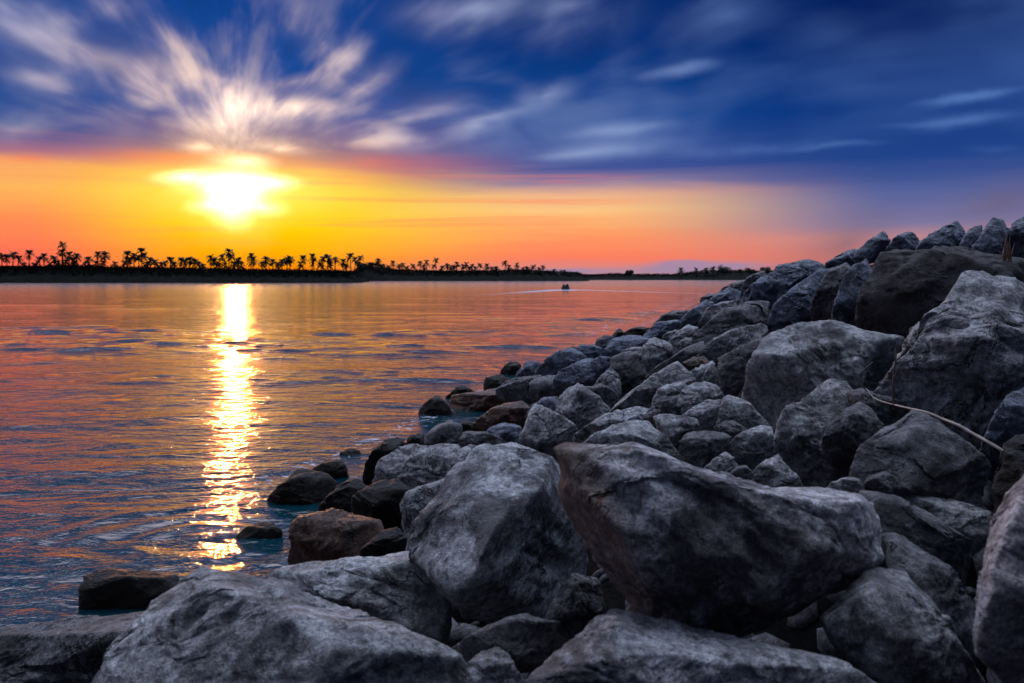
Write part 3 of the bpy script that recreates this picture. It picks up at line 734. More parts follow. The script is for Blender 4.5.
def stone(label, mat, pts, inner=(), d=None, name='boulder', hulls=None, rough=1.0, sharp=1.0, ext=.22, chips=3, near=.30, thick=.75, cat='boulder', group='boulders of the breakwater', strata=0.0, water=False, tilt=.40, ochre=None, facets=7, jit=.05, crs=1.0, cuts=5):
    pts = [tuple(p) for p in pts]
    xs = [p[0] for p in pts]; ys = [p[1] for p in pts]
    x0, x1, y0, y1 = min(xs), max(xs), min(ys), max(ys); cx, cy = sum(xs)/len(xs), sum(ys)/len(ys)
    if water: t = CAMH*FPX/(y1-HOR)*1.03
    else: t = d or hit(cx, y0*.3+y1*.7)
    spx = math.sqrt((x1-x0)*(y1-y0)); s = spx*t/FPX; s = min(s, t*.5)
    seed = int(cx*7+cy*13) % 99991; rnd = np.random.RandomState(seed)
    def dz0(y):
        f = (y-y0)/max(1, y1-y0)
        return np.interp(f, [0, .42, 1], [tilt, -.06, -.16])
    inner = [(p[0], p[1], p[2]*1.45 if p[2] < 0 else p[2]) for p in inner]
    if hulls: hulls = [(h[0], [(p[0], p[1], p[2]*1.35 if p[2] < 0 else p[2]) for p in h[1]]) for h in hulls]
    def one(P, I):
        out = []
        for p in P:
            dz = p[2] if len(p) > 2 else dz0(p[1]); out.append(np.array(at(p[0], p[1], t+dz*s)))
        mx = sum(p[0] for p in P)/len(P); my = sum(p[1] for p in P)/len(P)
        if I:
            for p in I: out.append(np.array(at(p[0], p[1], t+p[2]*s)))
        else:
            # a top face that ends at a ridge facing the viewer, and a steep face below it
            h_ = max(p[1] for p in P)-min(p[1] for p in P); w_ = max(p[0] for p in P)-min(p[0] for p in P)
            my0 = min(p[1] for p in P); fy = rnd.uniform(.18, .42); sl = rnd.uniform(-.16, .16)
            for fx in (-.30, rnd.uniform(-.1, .12), .30):
                out.append(np.array(at(mx+w_*fx*.8, my0+h_*(fy+sl*fx*2+(.06 if abs(fx) > .2 else 0)), t-near*s*rnd.uniform(.75, 1.15)*(1.0 if abs(fx) < .2 else .7))))
            out.append(np.array(at(mx+w_*rnd.uniform(-.15, .15), my0+h_*rnd.uniform(.62, .8), t-near*s*rnd.uniform(.95, 1.25))))
        for p in P: out.append(np.array(at(mx+(p[0]-mx)*.72, my+(p[1]-my)*.72, t+dz0(p[1])*s*.5+thick*s)))
        if ext:
            base = [np.array(at(p[0], p[1], t+(p[2] if len(p) > 2 else dz0(p[1]))*s)) for p in P if p[1] > my]
            for q in base:
                out.append(q+np.array([0, .15*s, -ext*s if not water else -q[2]-.35]))
        return np.array(out)
    sets = [one(pts, list(inner))] if not hulls else [one([pts[i] for i in h[0]], h[1]) for h in hulls]
    allp = np.concatenate(sets)
    C = np.mean([S.mean(0) for S in sets], 0)
    lvl = 7 if spx > 190 else (6 if spx > 42 else (5 if spx > 18 else 4))
    D, F, crease = faceted_sphere(lvl, rnd, crs*(.55 if spx > 110 else .70 if spx > 30 else .9))
    hscale = 1.0
    e = np.std(allp-C, axis=0); e = np.clip(e/e.max(), .45, 1)
    D = D*e; D = D/np.linalg.norm(D, axis=1)[:, None]
    R = np.zeros(len(D)); K = 260.0*sharp/s
    for S in sets:
        Nn, dd = hull_planes(S); dd = dd-Nn @ C; ok = dd > 0.02*s
        Nn, dd = Nn[ok], dd[ok]
        ex = rnd.normal(size=(chips, 3)); ex /= np.linalg.norm(ex, axis=1)[:, None]
        sup = (ex @ (S-C).T).max(1)*rnd.uniform(.90, .985, chips)
        Nn = np.concatenate([Nn, ex]); dd = np.concatenate([dd, sup])
        # chiselled facets: planes that shave the hull slightly, each a little off the face under it
        fd = rnd.normal(size=(facets, 3)); fd /= np.linalg.norm(fd, axis=1)[:, None]
        q_ = fd @ Nn.T; q_ = np.where(q_ > 1e-4, dd/np.maximum(q_, 1e-4), 1e9); j_ = q_.argmin(1); r_ = q_.min(1)
        fn = Nn[j_]+rnd.normal(size=(facets, 3))*jit; fn /= np.linalg.norm(fn, axis=1)[:, None]
        fo = ((fd*r_[:, None])*fn).sum(1)-rnd.uniform(0, .01, facets)*s
        k_ = fo > .08*s; Nn = np.concatenate([Nn, fn[k_]]); dd = np.concatenate([dd, fo[k_]])
        # broad fracture faces on the exposed side
        cn = np.stack([rnd.uniform(-.8, .8, cuts), np.full(cuts, -1.0), rnd.uniform(-.35, .95, cuts)], 1); cn /= np.linalg.norm(cn, axis=1)[:, None]
        Nn = np.concatenate([Nn, cn]); dd = np.concatenate([dd, (cn @ (S-C).T).max(1)*rnd.uniform(.64, .86, cuts)])
        den = D @ Nn.T
        r = np.where(den > 1e-4, dd/np.maximum(den, 1e-4), 1e9)
        m = r.min(1); r = m-np.log(np.exp(-K*np.minimum(r-m[:, None], 60/K)).sum(1))/K
        R = np.maximum(R, r)
    # surface relief
    V = D*R[:, None]
    q = V/s+seed*.37
    ang = rnd.uniform(0, 3.14, 3); ax = np.array([math.cos(ang[0])*.5, math.sin(ang[0])*.5, 1.0]); ax /= np.linalg.norm(ax)
    warped = q+.25*np.stack([perlin(q*1.3+3), perlin(q*1.3+7), perlin(q*1.3+13)], 1)
    rel = crease-.012+.003*fbm(warped*2.4, 2)
    band = perlin(np.stack([(warped @ ax)*7.0, warped[:, 0]*1.1, warped[:, 1]*1.1], 1))
    rel += (.006+.020*strata)*np.tanh(band*5.0)
    # angular breaks: terraces of a slow noise
    n = perlin(warped*2.1+50)*3.2; st = np.floor(n)+np.clip((n-np.floor(n))/.18, 0, 1); rel += .011*rough*st
    rel += .006*rough*ridged(warped*7.0, 4, .6)
    if lvl >= 6: rel += .0045*rough*ridged(warped*19.0, 3, .6)
    cr = np.abs(perlin(warped*2.6+90)); rel -= .012*rough*np.exp(-(cr/.022)**2)*np.clip(perlin(q*1.1+33)*4, 0, 1)
    V = D*(R+rel*s)[:, None]
    o = np_mesh(name, V, F, MAT[mat], loc=tuple(C))
    if ochre:
        n_, off = ochre        # stained side: everything beyond a plane through the stone
        W = V+C; w = np.array([at_px(q) for q in W]); m = 1/(1+np.exp(-(w @ np.array(n_)-off)/6.0))
        a_ = o.data.attributes.new('ochre', 'FLOAT', 'POINT'); a_.data.foreach_set('value', m.astype(np.float32))
    tag(o, label, cat, group)
    return o
def at_px(q): return (512+FPX*q[0]/q[1], HOR-FPX*(q[2]-CAMH)/q[1])

S = stone
# --- foreground
S('huge overhanging boulder in the centre foreground with bright upper edge and brown layered left side', 'H',
  [(546, 443, -.1), (560, 438, 0), (600, 440, .1), (640, 446, .1), (680, 461, .1), (715, 475, .1), (745, 487, .1), (780, 490, .1), (830, 485, .15), (862, 491, .2), (878, 504, .2), (883, 522, .15),
   (880, 546, .05), (858, 572, .0), (835, 592, .0), (800, 618, 0), (765, 633, 0), (715, 641, 0), (665, 638, 0), (650, 630, 0), (620, 602, .1), (590, 572, .15), (570, 530, .1), (556, 480, 0)],
  hulls=[([0, 1, 2, 3, 4, 5, 6, 15, 16, 17, 18, 19, 20, 21, 22, 23], [(585, 452, -.15), (640, 454, -.17), (690, 470, -.18), (715, 481, -.18), (745, 495, -.17), (606, 510, -.24), (638, 560, -.27), (652, 600, -.18), (745, 560, -.29), (720, 605, -.19)]),
         ([4, 6, 7, 8, 9, 10, 11, 12, 13, 14, 15, 16, 17, 18], [(690, 478, -.19), (745, 496, -.18), (800, 496, -.17), (852, 501, -.12), (838, 548, -.23), (760, 595, -.27), (820, 580, -.14)])],
  ext=0, d=3.05, sharp=1.3, thick=.5, strata=.5, chips=0, facets=3, jit=.04, crs=1.0, cuts=0, ochre=((-.94, .34), -.94*596+.34*455))
S('large pale boulder left of the centre overhang, its right half in black shadow', 'L',
  [(404, 556, .0), (424, 505, .16), (442, 470, .30), (464, 455, .36), (484, 447, .42), (515, 449, .48), (552, 456, .55), (578, 500, .85), (592, 560, .85), (575, 615, .7), (520, 628, .4), (456, 606, -.1), (432, 584, -.1)],
  [(543, 486, .02), (520, 495, -.12), (500, 520, -.25), (486, 548, -.32), (472, 578, -.34), (455, 600, -.30)], d=4.1, ext=.1, sharp=1.4, chips=0, facets=3, jit=.04, cuts=0)
S('long blurred pale boulder filling the bottom left corner of the view', 'M',
  [(82, 700), (108, 656), (150, 610), (180, 578), (200, 563), (232, 565), (270, 578), (320, 598), (380, 618), (440, 642), (490, 668), (530, 700), (520, 800, -.2), (85, 800, -.2)],
  [(205, 585, -.02), (300, 612, -.05), (400, 650, -.08), (200, 640, -.2), (300, 670, -.25), (400, 700, -.25)], d=2.9, ext=0, thick=.45)
S('low dark wet slab in the extreme bottom left corner beside the water', 'D',
  [(-120, 660), (0, 628), (60, 622), (110, 616), (150, 610), (190, 606), (180, 720, -.2), (-120, 740, -.2)], [(0, 640, -.05), (100, 640, -.1), (60, 700, -.2)], d=3.9, ext=.1)
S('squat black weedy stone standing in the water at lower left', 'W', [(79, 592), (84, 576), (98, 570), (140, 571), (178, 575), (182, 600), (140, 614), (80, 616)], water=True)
S('broad pale-topped boulder with dark front left of the shadowed boulder', 'L',
  [(258, 575), (285, 562), (310, 556), (345, 554), (375, 556), (405, 561), (419, 553), (432, 572), (452, 602), (440, 645), (380, 645), (300, 615)],
  [(280, 578, -.02), (345, 585, -.14), (380, 576, -.12), (417, 560, 0), (410, 610, -.25), (340, 610, -.2)], d=4.2, sharp=1.3)
S('small pale chunk at the bottom of the dark hollow', 'M', [(465, 664), (480, 650), (498, 647), (515, 660), (530, 690), (470, 695)], d=2.75)
S('dim flat stone lying inside the dark hollow under the overhang', 'D', [(440, 655), (470, 635), (520, 613), (562, 620), (548, 655), (500, 668), (455, 668)], d=3.1)
S('black leaning stone deep in the hollow left of the overhang foot', 'D', [(540, 615), (570, 573), (597, 578), (606, 605), (575, 632)], d=3.6)
S('mottled pale boulder at the bottom centre under the huge overhang', 'L',
  [(520, 680), (545, 655), (570, 635), (590, 615), (610, 604), (640, 612), (665, 628), (720, 646), (800, 652), (850, 662), (910, 695), (900, 800, -.2), (520, 800, -.2)],
  [(610, 625, .1), (600, 670, -.12), (700, 690, -.2), (800, 700, -.15)], d=2.5, ext=0, thick=.5, rough=1.3)
S('smooth pale boulder leaning under the right end of the huge overhang', 'M',
  [(856, 580), (867, 567), (877, 561), (886, 568), (896, 567), (908, 570), (917, 580), (923, 596), (932, 613), (950, 632), (967, 650), (986, 672), (1000, 700), (905, 705), (870, 675), (840, 645), (826, 620)],
  [(866, 590, -.12), (868, 610, -.18), (883, 637, -.25), (905, 656, -.25), (930, 675, -.22), (945, 660, -.15), (910, 600, -.08)], d=2.75, rough=.6, sharp=1.2, ext=.05)
S('tall pale pinkish boulder cut off by the right edge at the bottom', 'P',
  [(1032, 462), (1010, 488), (1000, 505), (984, 526), (981, 550), (973, 580), (968, 622), (970, 646), (985, 668), (1012, 694), (1130, 760), (1130, 450)],
  [(1020, 510, -.12), (1005, 560, -.2), (995, 620, -.2), (1050, 600, -.3), (1015, 670, -.2)], d=2.35, rough=1.2, ext=0, thick=.35)
S('long dark slab with thin bright crest behind right end of the overhang', 'D',
  [(855, 487), (880, 490), (896, 494), (925, 511), (955, 529), (979, 545), (978, 565), (965, 612), (930, 602), (884, 562), (866, 525)],
  [(896, 505, .0), (930, 525, -.05), (960, 545, -.05), (900, 540, -.18), (940, 565, -.2)], d=3.45, sharp=1.5)
S('flat pale slab lying just above the thin bright crest', 'M', [(890, 494), (905, 491), (930, 496), (938, 500), (948, 499), (975, 505), (992, 513), (990, 538), (978, 548), (930, 522)], [(940, 512, -.1), (965, 520, -.12)], d=3.75)
S('dark mottled boulder between overhang and pinkish edge boulder', 'D', [(880, 532), (900, 533), (920, 545), (945, 560), (958, 573), (975, 612), (968, 648), (930, 625), (905, 590), (884, 565)], d=3.15, rough=1.6)
S('small grey stone wedged right of the smooth leaning boulder', 'M', [(927, 613), (936, 611), (946, 618), (956, 629), (960, 645), (945, 645)], d=2.95)
S('big smooth slate-grey boulder under the fallen branch', 'D',
  [(848, 458), (852, 449), (864, 440), (881, 426), (898, 417), (914, 408), (928, 411), (942, 421), (960, 438), (981, 451), (999, 467), (999, 484), (992, 512), (950, 512), (900, 505), (868, 490), (852, 475)],
  [(915, 425, .05), (880, 455, -.15), (930, 460, -.18), (970, 475, -.15), (900, 485, -.2), (960, 495, -.2)], d=4.0, rough=.6, sharp=1.2)
S('ragged dark stone crouching at the foot of the slate-grey boulder', 'D', [(860, 490), (868, 477), (885, 471), (899, 478), (907, 491), (890, 499)], d=3.75, rough=1.8)
S('small ragged grey stone peeping over the overhang crest near its right end', 'M', [(824, 490), (831, 482), (841, 478), (854, 477), (864, 484), (866, 494), (840, 496)], d=3.7, rough=1.8)
S('biggest boulder on the right edge with pitted pale left face and long crack', 'M',
  [(874, 392), (885, 375), (900, 350), (915, 329), (925, 314), (935, 301), (945, 288), (955, 279), (975, 272), (986, 277), (996, 284), (1024, 281), (1070, 292), (1100, 350), (1060, 410), (1015, 400), (1006, 415), (986, 437), (960, 430), (930, 412), (905, 404), (882, 398)],
  [(955, 300, .15), (935, 330, .08), (915, 360, -.02), (905, 390, -.05), (985, 303, .08), (945, 318, -.02), (1020, 310, .0), (930, 358, -.14), (990, 345, -.16), (1020, 372, -.2), (960, 405, -.2), (990, 400, -.2)], d=5.2, rough=1.3, strata=.6, sharp=1.2, ext=.1)
S('bluish dark block behind the lower tip of the fallen branch', 'B', [(980, 452), (988, 436), (1000, 420), (1012, 393), (1032, 380), (1090, 390), (1090, 470), (1005, 468)], d=4.3, rough=.6)
S('black stone at the right edge above the pinkish boulder', 'W', [(997, 482), (1004, 442), (1024, 428), (1070, 425), (1070, 510), (1000, 515)], d=3.6)
S('wide black-brown boulder with flat rough front across the right skyline', 'K',
  [(866, 259, -.08), (875, 252, .1), (888, 246), (905, 244), (926, 247), (948, 254), (974, 255), (1004, 260), (1030, 261), (1110, 270), (1110, 340), (930, 352), (905, 345), (868, 332, -.12), (865, 300, -.12)],
  [(868, 262, -.08), (905, 252, -.1), (950, 262, -.12), (1024, 268, -.12), (868, 330, -.14), (900, 340, -.16), (1030, 335, -.2)], d=9.0, rough=1.8, crs=.8, strata=.9, sharp=1.6, ext=.15, near=.1)
S('steep pale prism face directly left of the wide black boulder', 'B', [(867, 258), (852, 266), (843, 280), (834, 304), (837, 313), (860, 327), (885, 332), (890, 300)], [(864, 303, -.15), (837, 308, -.1), (864, 265, -.05), (862, 325, -.05)], d=11.5, sharp=1.6)
S('brownish slanting slab between two pale slopes below the skyline', 'D', [(848, 260), (852, 270), (842, 290), (828, 320), (813, 322), (812, 300), (825, 280), (838, 265)], d=13, sharp=1.5)
S('pale sloping boulder left of the brownish slanting slab', 'B', [(769, 322), (772, 305), (785, 292), (800, 278), (820, 267), (838, 263), (833, 280), (821, 300), (813, 321), (797, 330), (786, 322), (780, 334), (772, 332)], [(800, 300, -.1), (785, 315, -.15), (810, 315, -.15)], d=15, sharp=1.2, rough=.8)
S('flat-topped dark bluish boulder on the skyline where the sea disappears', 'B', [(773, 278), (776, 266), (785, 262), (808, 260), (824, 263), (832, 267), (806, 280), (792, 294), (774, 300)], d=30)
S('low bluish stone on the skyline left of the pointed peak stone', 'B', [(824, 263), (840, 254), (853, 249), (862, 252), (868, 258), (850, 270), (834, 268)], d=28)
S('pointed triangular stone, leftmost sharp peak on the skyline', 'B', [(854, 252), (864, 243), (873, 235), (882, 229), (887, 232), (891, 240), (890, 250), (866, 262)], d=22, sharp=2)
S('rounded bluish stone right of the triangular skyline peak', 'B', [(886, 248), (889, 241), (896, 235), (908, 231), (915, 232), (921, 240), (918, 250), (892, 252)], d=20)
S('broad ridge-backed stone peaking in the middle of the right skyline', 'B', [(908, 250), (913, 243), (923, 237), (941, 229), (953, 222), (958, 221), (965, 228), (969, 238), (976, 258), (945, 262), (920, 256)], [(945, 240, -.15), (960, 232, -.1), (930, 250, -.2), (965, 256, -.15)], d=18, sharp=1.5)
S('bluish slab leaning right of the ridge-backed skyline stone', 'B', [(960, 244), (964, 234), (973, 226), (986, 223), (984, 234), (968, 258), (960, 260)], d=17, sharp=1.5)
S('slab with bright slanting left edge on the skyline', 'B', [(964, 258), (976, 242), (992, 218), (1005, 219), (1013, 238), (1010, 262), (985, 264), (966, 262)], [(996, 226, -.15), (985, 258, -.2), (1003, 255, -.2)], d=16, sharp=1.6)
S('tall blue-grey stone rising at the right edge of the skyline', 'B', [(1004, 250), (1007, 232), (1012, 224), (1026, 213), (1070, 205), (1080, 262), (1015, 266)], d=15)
# --- middle slope
S('large rounded grey boulder in the middle of the slope, dark underside', 'M',
  [(733, 394), (743, 365), (755, 353), (767, 349), (771, 332), (785, 326), (800, 320), (820, 320), (842, 323), (864, 330), (896, 333), (906, 336), (899, 352), (881, 374), (862, 390), (830, 392), (795, 408), (778, 425), (748, 420)],
  hulls=[([0, 1, 2, 3, 4, 5, 6, 7, 8, 9, 14, 15, 16, 17, 18], [(790, 345, -.0), (765, 378, -.12), (792, 372, -.22), (848, 368, -.25), (840, 345, -.1), (760, 400, -.18), (785, 395, -.16)]),
         ([6, 8, 9, 10, 11, 12, 13, 14, 15, 16], [(850, 345, -.12), (895, 345, -.02), (875, 366, -.12), (830, 370, -.16)])], d=7.4, rough=1.2, sharp=1.0)
S('upper of two long slanting slabs left of the large rounded boulder', 'M', [(690, 362), (705, 350), (716, 341), (740, 330), (763, 321), (770, 324), (772, 333), (742, 347), (716, 360), (698, 368)], d=10.5, sharp=1.3, chips=6)
S('lower slanting slab with dark brown front touching the rounded boulder', 'D', [(713, 360), (722, 352), (745, 341), (772, 332), (770, 350), (757, 358), (745, 370), (734, 394), (728, 390), (720, 375)], [(717, 362, -.1), (745, 351, -.12), (767, 344, -.1), (742, 368, -.15), (730, 385, -.05)], d=9.0, sharp=1.5, chips=6)
S('grey stone tucked beneath the lower slanting slab', 'M', [(700, 385), (704, 370), (714, 361), (722, 375), (729, 392), (720, 400), (705, 396)], d=9.3)
S('pale strip of stone left of the lower slanting slab', 'L', [(686, 374), (700, 364), (713, 359), (716, 366), (706, 377), (692, 384)], d=9.8, chips=5)
S('large craggy boulder under the rounded one, cracked into facets', 'M',
  [(770, 425), (783, 411), (795, 400), (814, 388), (827, 380), (841, 384), (853, 394), (862, 410), (868, 430), (862, 456), (848, 464), (835, 476), (818, 486), (795, 464), (782, 452), (773, 440)],
  [(827, 397, .0), (800, 415, -.05), (812, 425, -.15), (812, 458, -.2), (842, 430, -.15), (790, 440, -.1)], d=5.4, rough=1.5, sharp=1.2)
S('round dark lobe-shaped stone at the right side of the craggy boulder', 'D', [(822, 432), (833, 419), (850, 404), (860, 401), (873, 410), (886, 425), (872, 442), (853, 457), (835, 457), (825, 447)], d=5.0)
S('dark block where the fallen branch begins', 'D', [(846, 393), (862, 387), (880, 392), (905, 403), (918, 409), (897, 419), (880, 428), (866, 418), (853, 404)], d=5.2)
S('grey wedge-shaped stone just below the small pointed stone', 'M', [(722, 450), (731, 438), (753, 427), (761, 425), (772, 427), (774, 442), (776, 453), (766, 459), (753, 465), (736, 461)], d=5.1)
S('lens-shaped grey stone resting on the crest of the overhang', 'M', [(752, 470), (765, 458), (778, 454), (786, 462), (796, 473), (805, 485), (790, 492), (775, 492), (762, 490), (754, 480)], d=4.4)
S('small stone between the lens-shaped stone and the crest, left part', 'M', [(702, 469), (712, 460), (725, 452), (734, 458), (739, 466), (736, 476), (718, 476)], d=4.5)
S('tiny rounded stone left of the lens-shaped stone', 'M', [(728, 476), (736, 466), (746, 465), (753, 473), (756, 487), (740, 486)], d=4.35)
S('dark rough stone behind the left half of the overhang crest', 'D', [(677, 452), (679, 440), (686, 433), (698, 431), (714, 429), (732, 437), (725, 448), (711, 460), (704, 468), (692, 467)], d=5.0, rough=1.5)
S('tiny brown stone beneath the small pointed stone', 'D', [(713, 427), (724, 421), (734, 420), (746, 428), (754, 432), (741, 439), (729, 438)], d=5.9)
S('small pointed stone in front of the large rounded boulder', 'M', [(717, 423), (720, 407), (723, 399), (728, 395), (739, 398), (755, 407), (767, 420), (771, 428), (757, 430), (747, 430), (735, 424)], [(728, 401, .05), (731, 410, -.1), (735, 422, -.12), (750, 418, -.12)], d=6.3, sharp=1.5)
S('flat pale-topped block with a black gap under it', 'L', [(681, 414), (695, 405), (708, 400), (723, 399), (720, 412), (718, 424), (700, 430), (684, 428)], [(684, 415, -.1), (717, 411, -.1), (717, 422, .1), (690, 424, .1)], d=6.6, sharp=2, chips=4)
S('domed stone behind the flat pale-topped block', 'M', [(677, 400), (682, 389), (693, 383), (706, 381), (719, 388), (728, 397), (720, 401), (700, 406), (683, 414)], d=7.2)
S('small pale stone touching the left of the domed stone', 'L', [(651, 400), (656, 389), (668, 384), (682, 381), (688, 384), (682, 396), (668, 404), (654, 408)], d=8.0)
S('pale narrow ledge in front of the small pale stone', 'L', [(638, 419), (652, 407), (668, 397), (683, 393), (680, 413), (662, 417)], d=7.2, sharp=1.3)
S('long diagonal ridge-like stone with lit top and black lower side', 'M', [(604, 410), (613, 402), (628, 392), (647, 380), (665, 367), (677, 361), (685, 363), (692, 371), (698, 383), (686, 386), (661, 390), (653, 399), (634, 410)], [(640, 397, -.08), (660, 384, -.1), (690, 380, -.1), (675, 368, .0)], d=8.6, sharp=1.2)
S('thin stone above the long diagonal ridge-like stone', 'D', [(642, 381), (650, 371), (673, 356), (690, 346), (703, 341), (706, 353), (695, 362), (678, 362), (662, 376)], d=10.5)
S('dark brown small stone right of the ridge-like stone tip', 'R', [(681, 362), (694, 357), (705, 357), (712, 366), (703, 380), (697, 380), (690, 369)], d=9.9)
S('big dark boulder high on the slope above the two slanting slabs', 'D', [(686, 352), (690, 338), (700, 328), (709, 321), (719, 313), (728, 307), (748, 301), (774, 299), (772, 312), (770, 322), (760, 323), (740, 331), (716, 342), (708, 349), (697, 356)], [(710, 330, -.05), (740, 315, -.05), (700, 345, -.1), (735, 328, -.12), (765, 318, -.05)], d=15, sharp=1.2)
S('pale triangular slope stone under the flat-topped skyline boulder', 'B', [(736, 307), (740, 297), (752, 285), (763, 276), (775, 270), (780, 285), (775, 302), (758, 307)], d=28, sharp=1.3)
S('small grey stone at left of the pale triangular slope stone', 'B', [(705, 302), (715, 293), (730, 287), (743, 292), (736, 304), (716, 312)], d=50)
S('dark low stone on the far waterline skyline', 'D', [(716, 294), (722, 288), (732, 283), (746, 279), (753, 283), (742, 293), (728, 298)], d=60)
S('farthest dark stone tip under the distant trees', 'D', [(741, 284), (747, 277), (757, 272), (766, 270), (768, 279), (752, 287)], d=52)
S('flat dark stone pointing into the water at the far end', 'D', [(700, 298), (707, 294), (716, 293), (720, 297), (710, 302), (702, 302)], d=72)
S('grey stone beneath the small grey far stone', 'M', [(698, 322), (707, 308), (722, 301), (739, 299), (737, 309), (721, 316), (708, 324)], d=32)
S('dark stone on the far waterline above the big dark boulder', 'D', [(652, 325), (661, 314), (672, 311), (690, 309), (699, 312), (690, 322), (672, 325)], d=44)
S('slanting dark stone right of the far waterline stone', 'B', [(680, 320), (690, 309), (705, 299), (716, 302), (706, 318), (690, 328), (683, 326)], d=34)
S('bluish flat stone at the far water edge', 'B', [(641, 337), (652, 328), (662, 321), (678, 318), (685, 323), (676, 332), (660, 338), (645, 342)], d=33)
S('narrow pale stone right of the bluish flat stone', 'M', [(660, 341), (667, 332), (676, 329), (686, 331), (677, 342), (664, 345)], d=24)
S('grey angular stone above the ridge-like stone', 'M', [(667, 343), (676, 333), (688, 324), (699, 327), (694, 338), (677, 348)], d=21)
S('slender grey stone touching the big dark boulder on its left', 'M', [(671, 357), (675, 345), (686, 337), (697, 336), (694, 347), (682, 354)], d=16)
S('square dark-fronted block with pale top left of the slender stone', 'M', [(639, 354), (643, 344), (653, 337), (665, 340), (675, 347), (674, 360), (657, 371), (647, 381), (642, 368)], [(645, 353, -.1), (672, 350, -.1), (648, 374, .0), (670, 358, 0)], d=14, sharp=1.6)
S('black wet stone low at the water left of the bluish flat stone', 'W', [(622, 333), (632, 328), (640, 326), (651, 327), (646, 336), (634, 338)], d=39)
S('small sharp black stone pointing up at the water edge', 'W', [(609, 337), (614, 332), (620, 328), (625, 333), (624, 339), (614, 341)], d=33, sharp=1.5)
S('dark faceted stone at the waterline, left of the sharp black stone', 'D', [(594, 350), (596, 339), (605, 335), (616, 336), (612, 346), (600, 352)], d=27)
S('broad grey stone behind the dark faceted waterline stone', 'B', [(602, 352), (611, 339), (622, 335), (641, 334), (652, 339), (647, 346), (636, 350), (618, 356)], d=23, sharp=1.3)
S('thin pale flake lying above the dark cubic block', 'M', [(612, 360), (622, 352), (633, 347), (643, 346), (645, 354), (632, 359)], d=18)
S('tiny black stone touching the water by the long waterline slab', 'W', [(559, 357), (565, 349), (574, 346), (579, 350), (572, 356)], water=True)
S('grey stone at the head of the long waterline slab', 'B', [(571, 351), (580, 344), (593, 345), (602, 348), (614, 352), (612, 360), (598, 361), (586, 360)], d=21)
S('long slanting slab nearest the water', 'B', [(534, 372), (545, 362), (558, 355), (573, 347), (582, 352), (589, 358), (576, 366), (558, 376), (543, 379)], d=20, sharp=1.5, chips=5)
S('second slanting slab with bright top and black front', 'B', [(553, 377), (561, 369), (575, 362), (590, 356), (600, 364), (601, 385), (577, 393), (567, 392), (558, 386)], [(561, 379, -.1), (580, 370, -.12), (596, 366, -.08), (597, 380, 0), (568, 390, 0)], d=16, sharp=1.7, chips=5)
S('dark block left of the second slanting slab', 'D', [(528, 384), (536, 377), (548, 374), (562, 377), (570, 388), (566, 400), (548, 404), (532, 400)], d=16.5)
S('small pale block right of the second slanting slab', 'B', [(590, 362), (602, 355), (612, 357), (611, 369), (602, 376), (595, 370)], d=16)
S('grey slope face between the second slab and the dark cubic block', 'M', [(588, 392), (598, 378), (611, 366), (619, 374), (622, 396), (604, 398)], d=12.5)
S('dark cubic block standing upright in the middle of the far slope', 'D', [(609, 369), (611, 359), (625, 351), (641, 351), (645, 360), (648, 378), (640, 392), (622, 400), (613, 386)], [(613, 362, -.08), (640, 358, -.08), (638, 388, .05), (618, 392, .05)], d=12.8, sharp=2, chips=5)
S('pointed grey boulder with smooth shoulders below the second slab', 'M', [(553, 410), (558, 396), (567, 388), (578, 383), (591, 390), (602, 401), (610, 408), (605, 420), (585, 426), (570, 430), (556, 424)], [(578, 392, -.0), (570, 405, -.12), (592, 410, -.12)], d=11.5)
S('flat dark stone right of the pointed grey boulder', 'D', [(582, 387), (599, 382), (614, 391), (621, 397), (612, 408), (600, 410), (590, 398)], d=11.8)
S('pale bluish flat stone left of the pointed grey boulder', 'B', [(525, 416), (533, 403), (545, 397), (558, 395), (560, 413), (548, 422), (533, 424)], d=12)
S('angular boulder with brown-grey left face above the shadowed boulder', 'M', [(510, 454), (521, 433), (529, 415), (535, 404), (557, 413), (576, 425), (584, 436), (562, 442), (548, 446), (530, 456)], [(538, 417, -.1), (535, 440, -.2), (560, 428, -.1)], d=8.0, sharp=1.6, chips=5)
S('long pale diagonal ledge above the big grey triangular stone', 'L', [(570, 434), (590, 423), (603, 415), (620, 412), (637, 406), (653, 409), (668, 414), (668, 427), (645, 424), (620, 430), (600, 440), (585, 446)], d=7.3, sharp=1.3, rough=1.4)
S('big grey triangular stone directly behind the overhang crest', 'M', [(575, 445), (600, 430), (634, 418), (648, 420), (664, 433), (677, 448), (682, 462), (660, 475), (600, 465)], [(642, 428, -.0), (615, 440, -.1), (655, 450, -.1)], d=5.3, sharp=1.2)
S('rough grey stone between triangular stone and dark rough stone', 'M', [(653, 417), (664, 412), (686, 414), (699, 419), (700, 432), (686, 438), (677, 449), (664, 437)], d=6.2, rough=1.5)
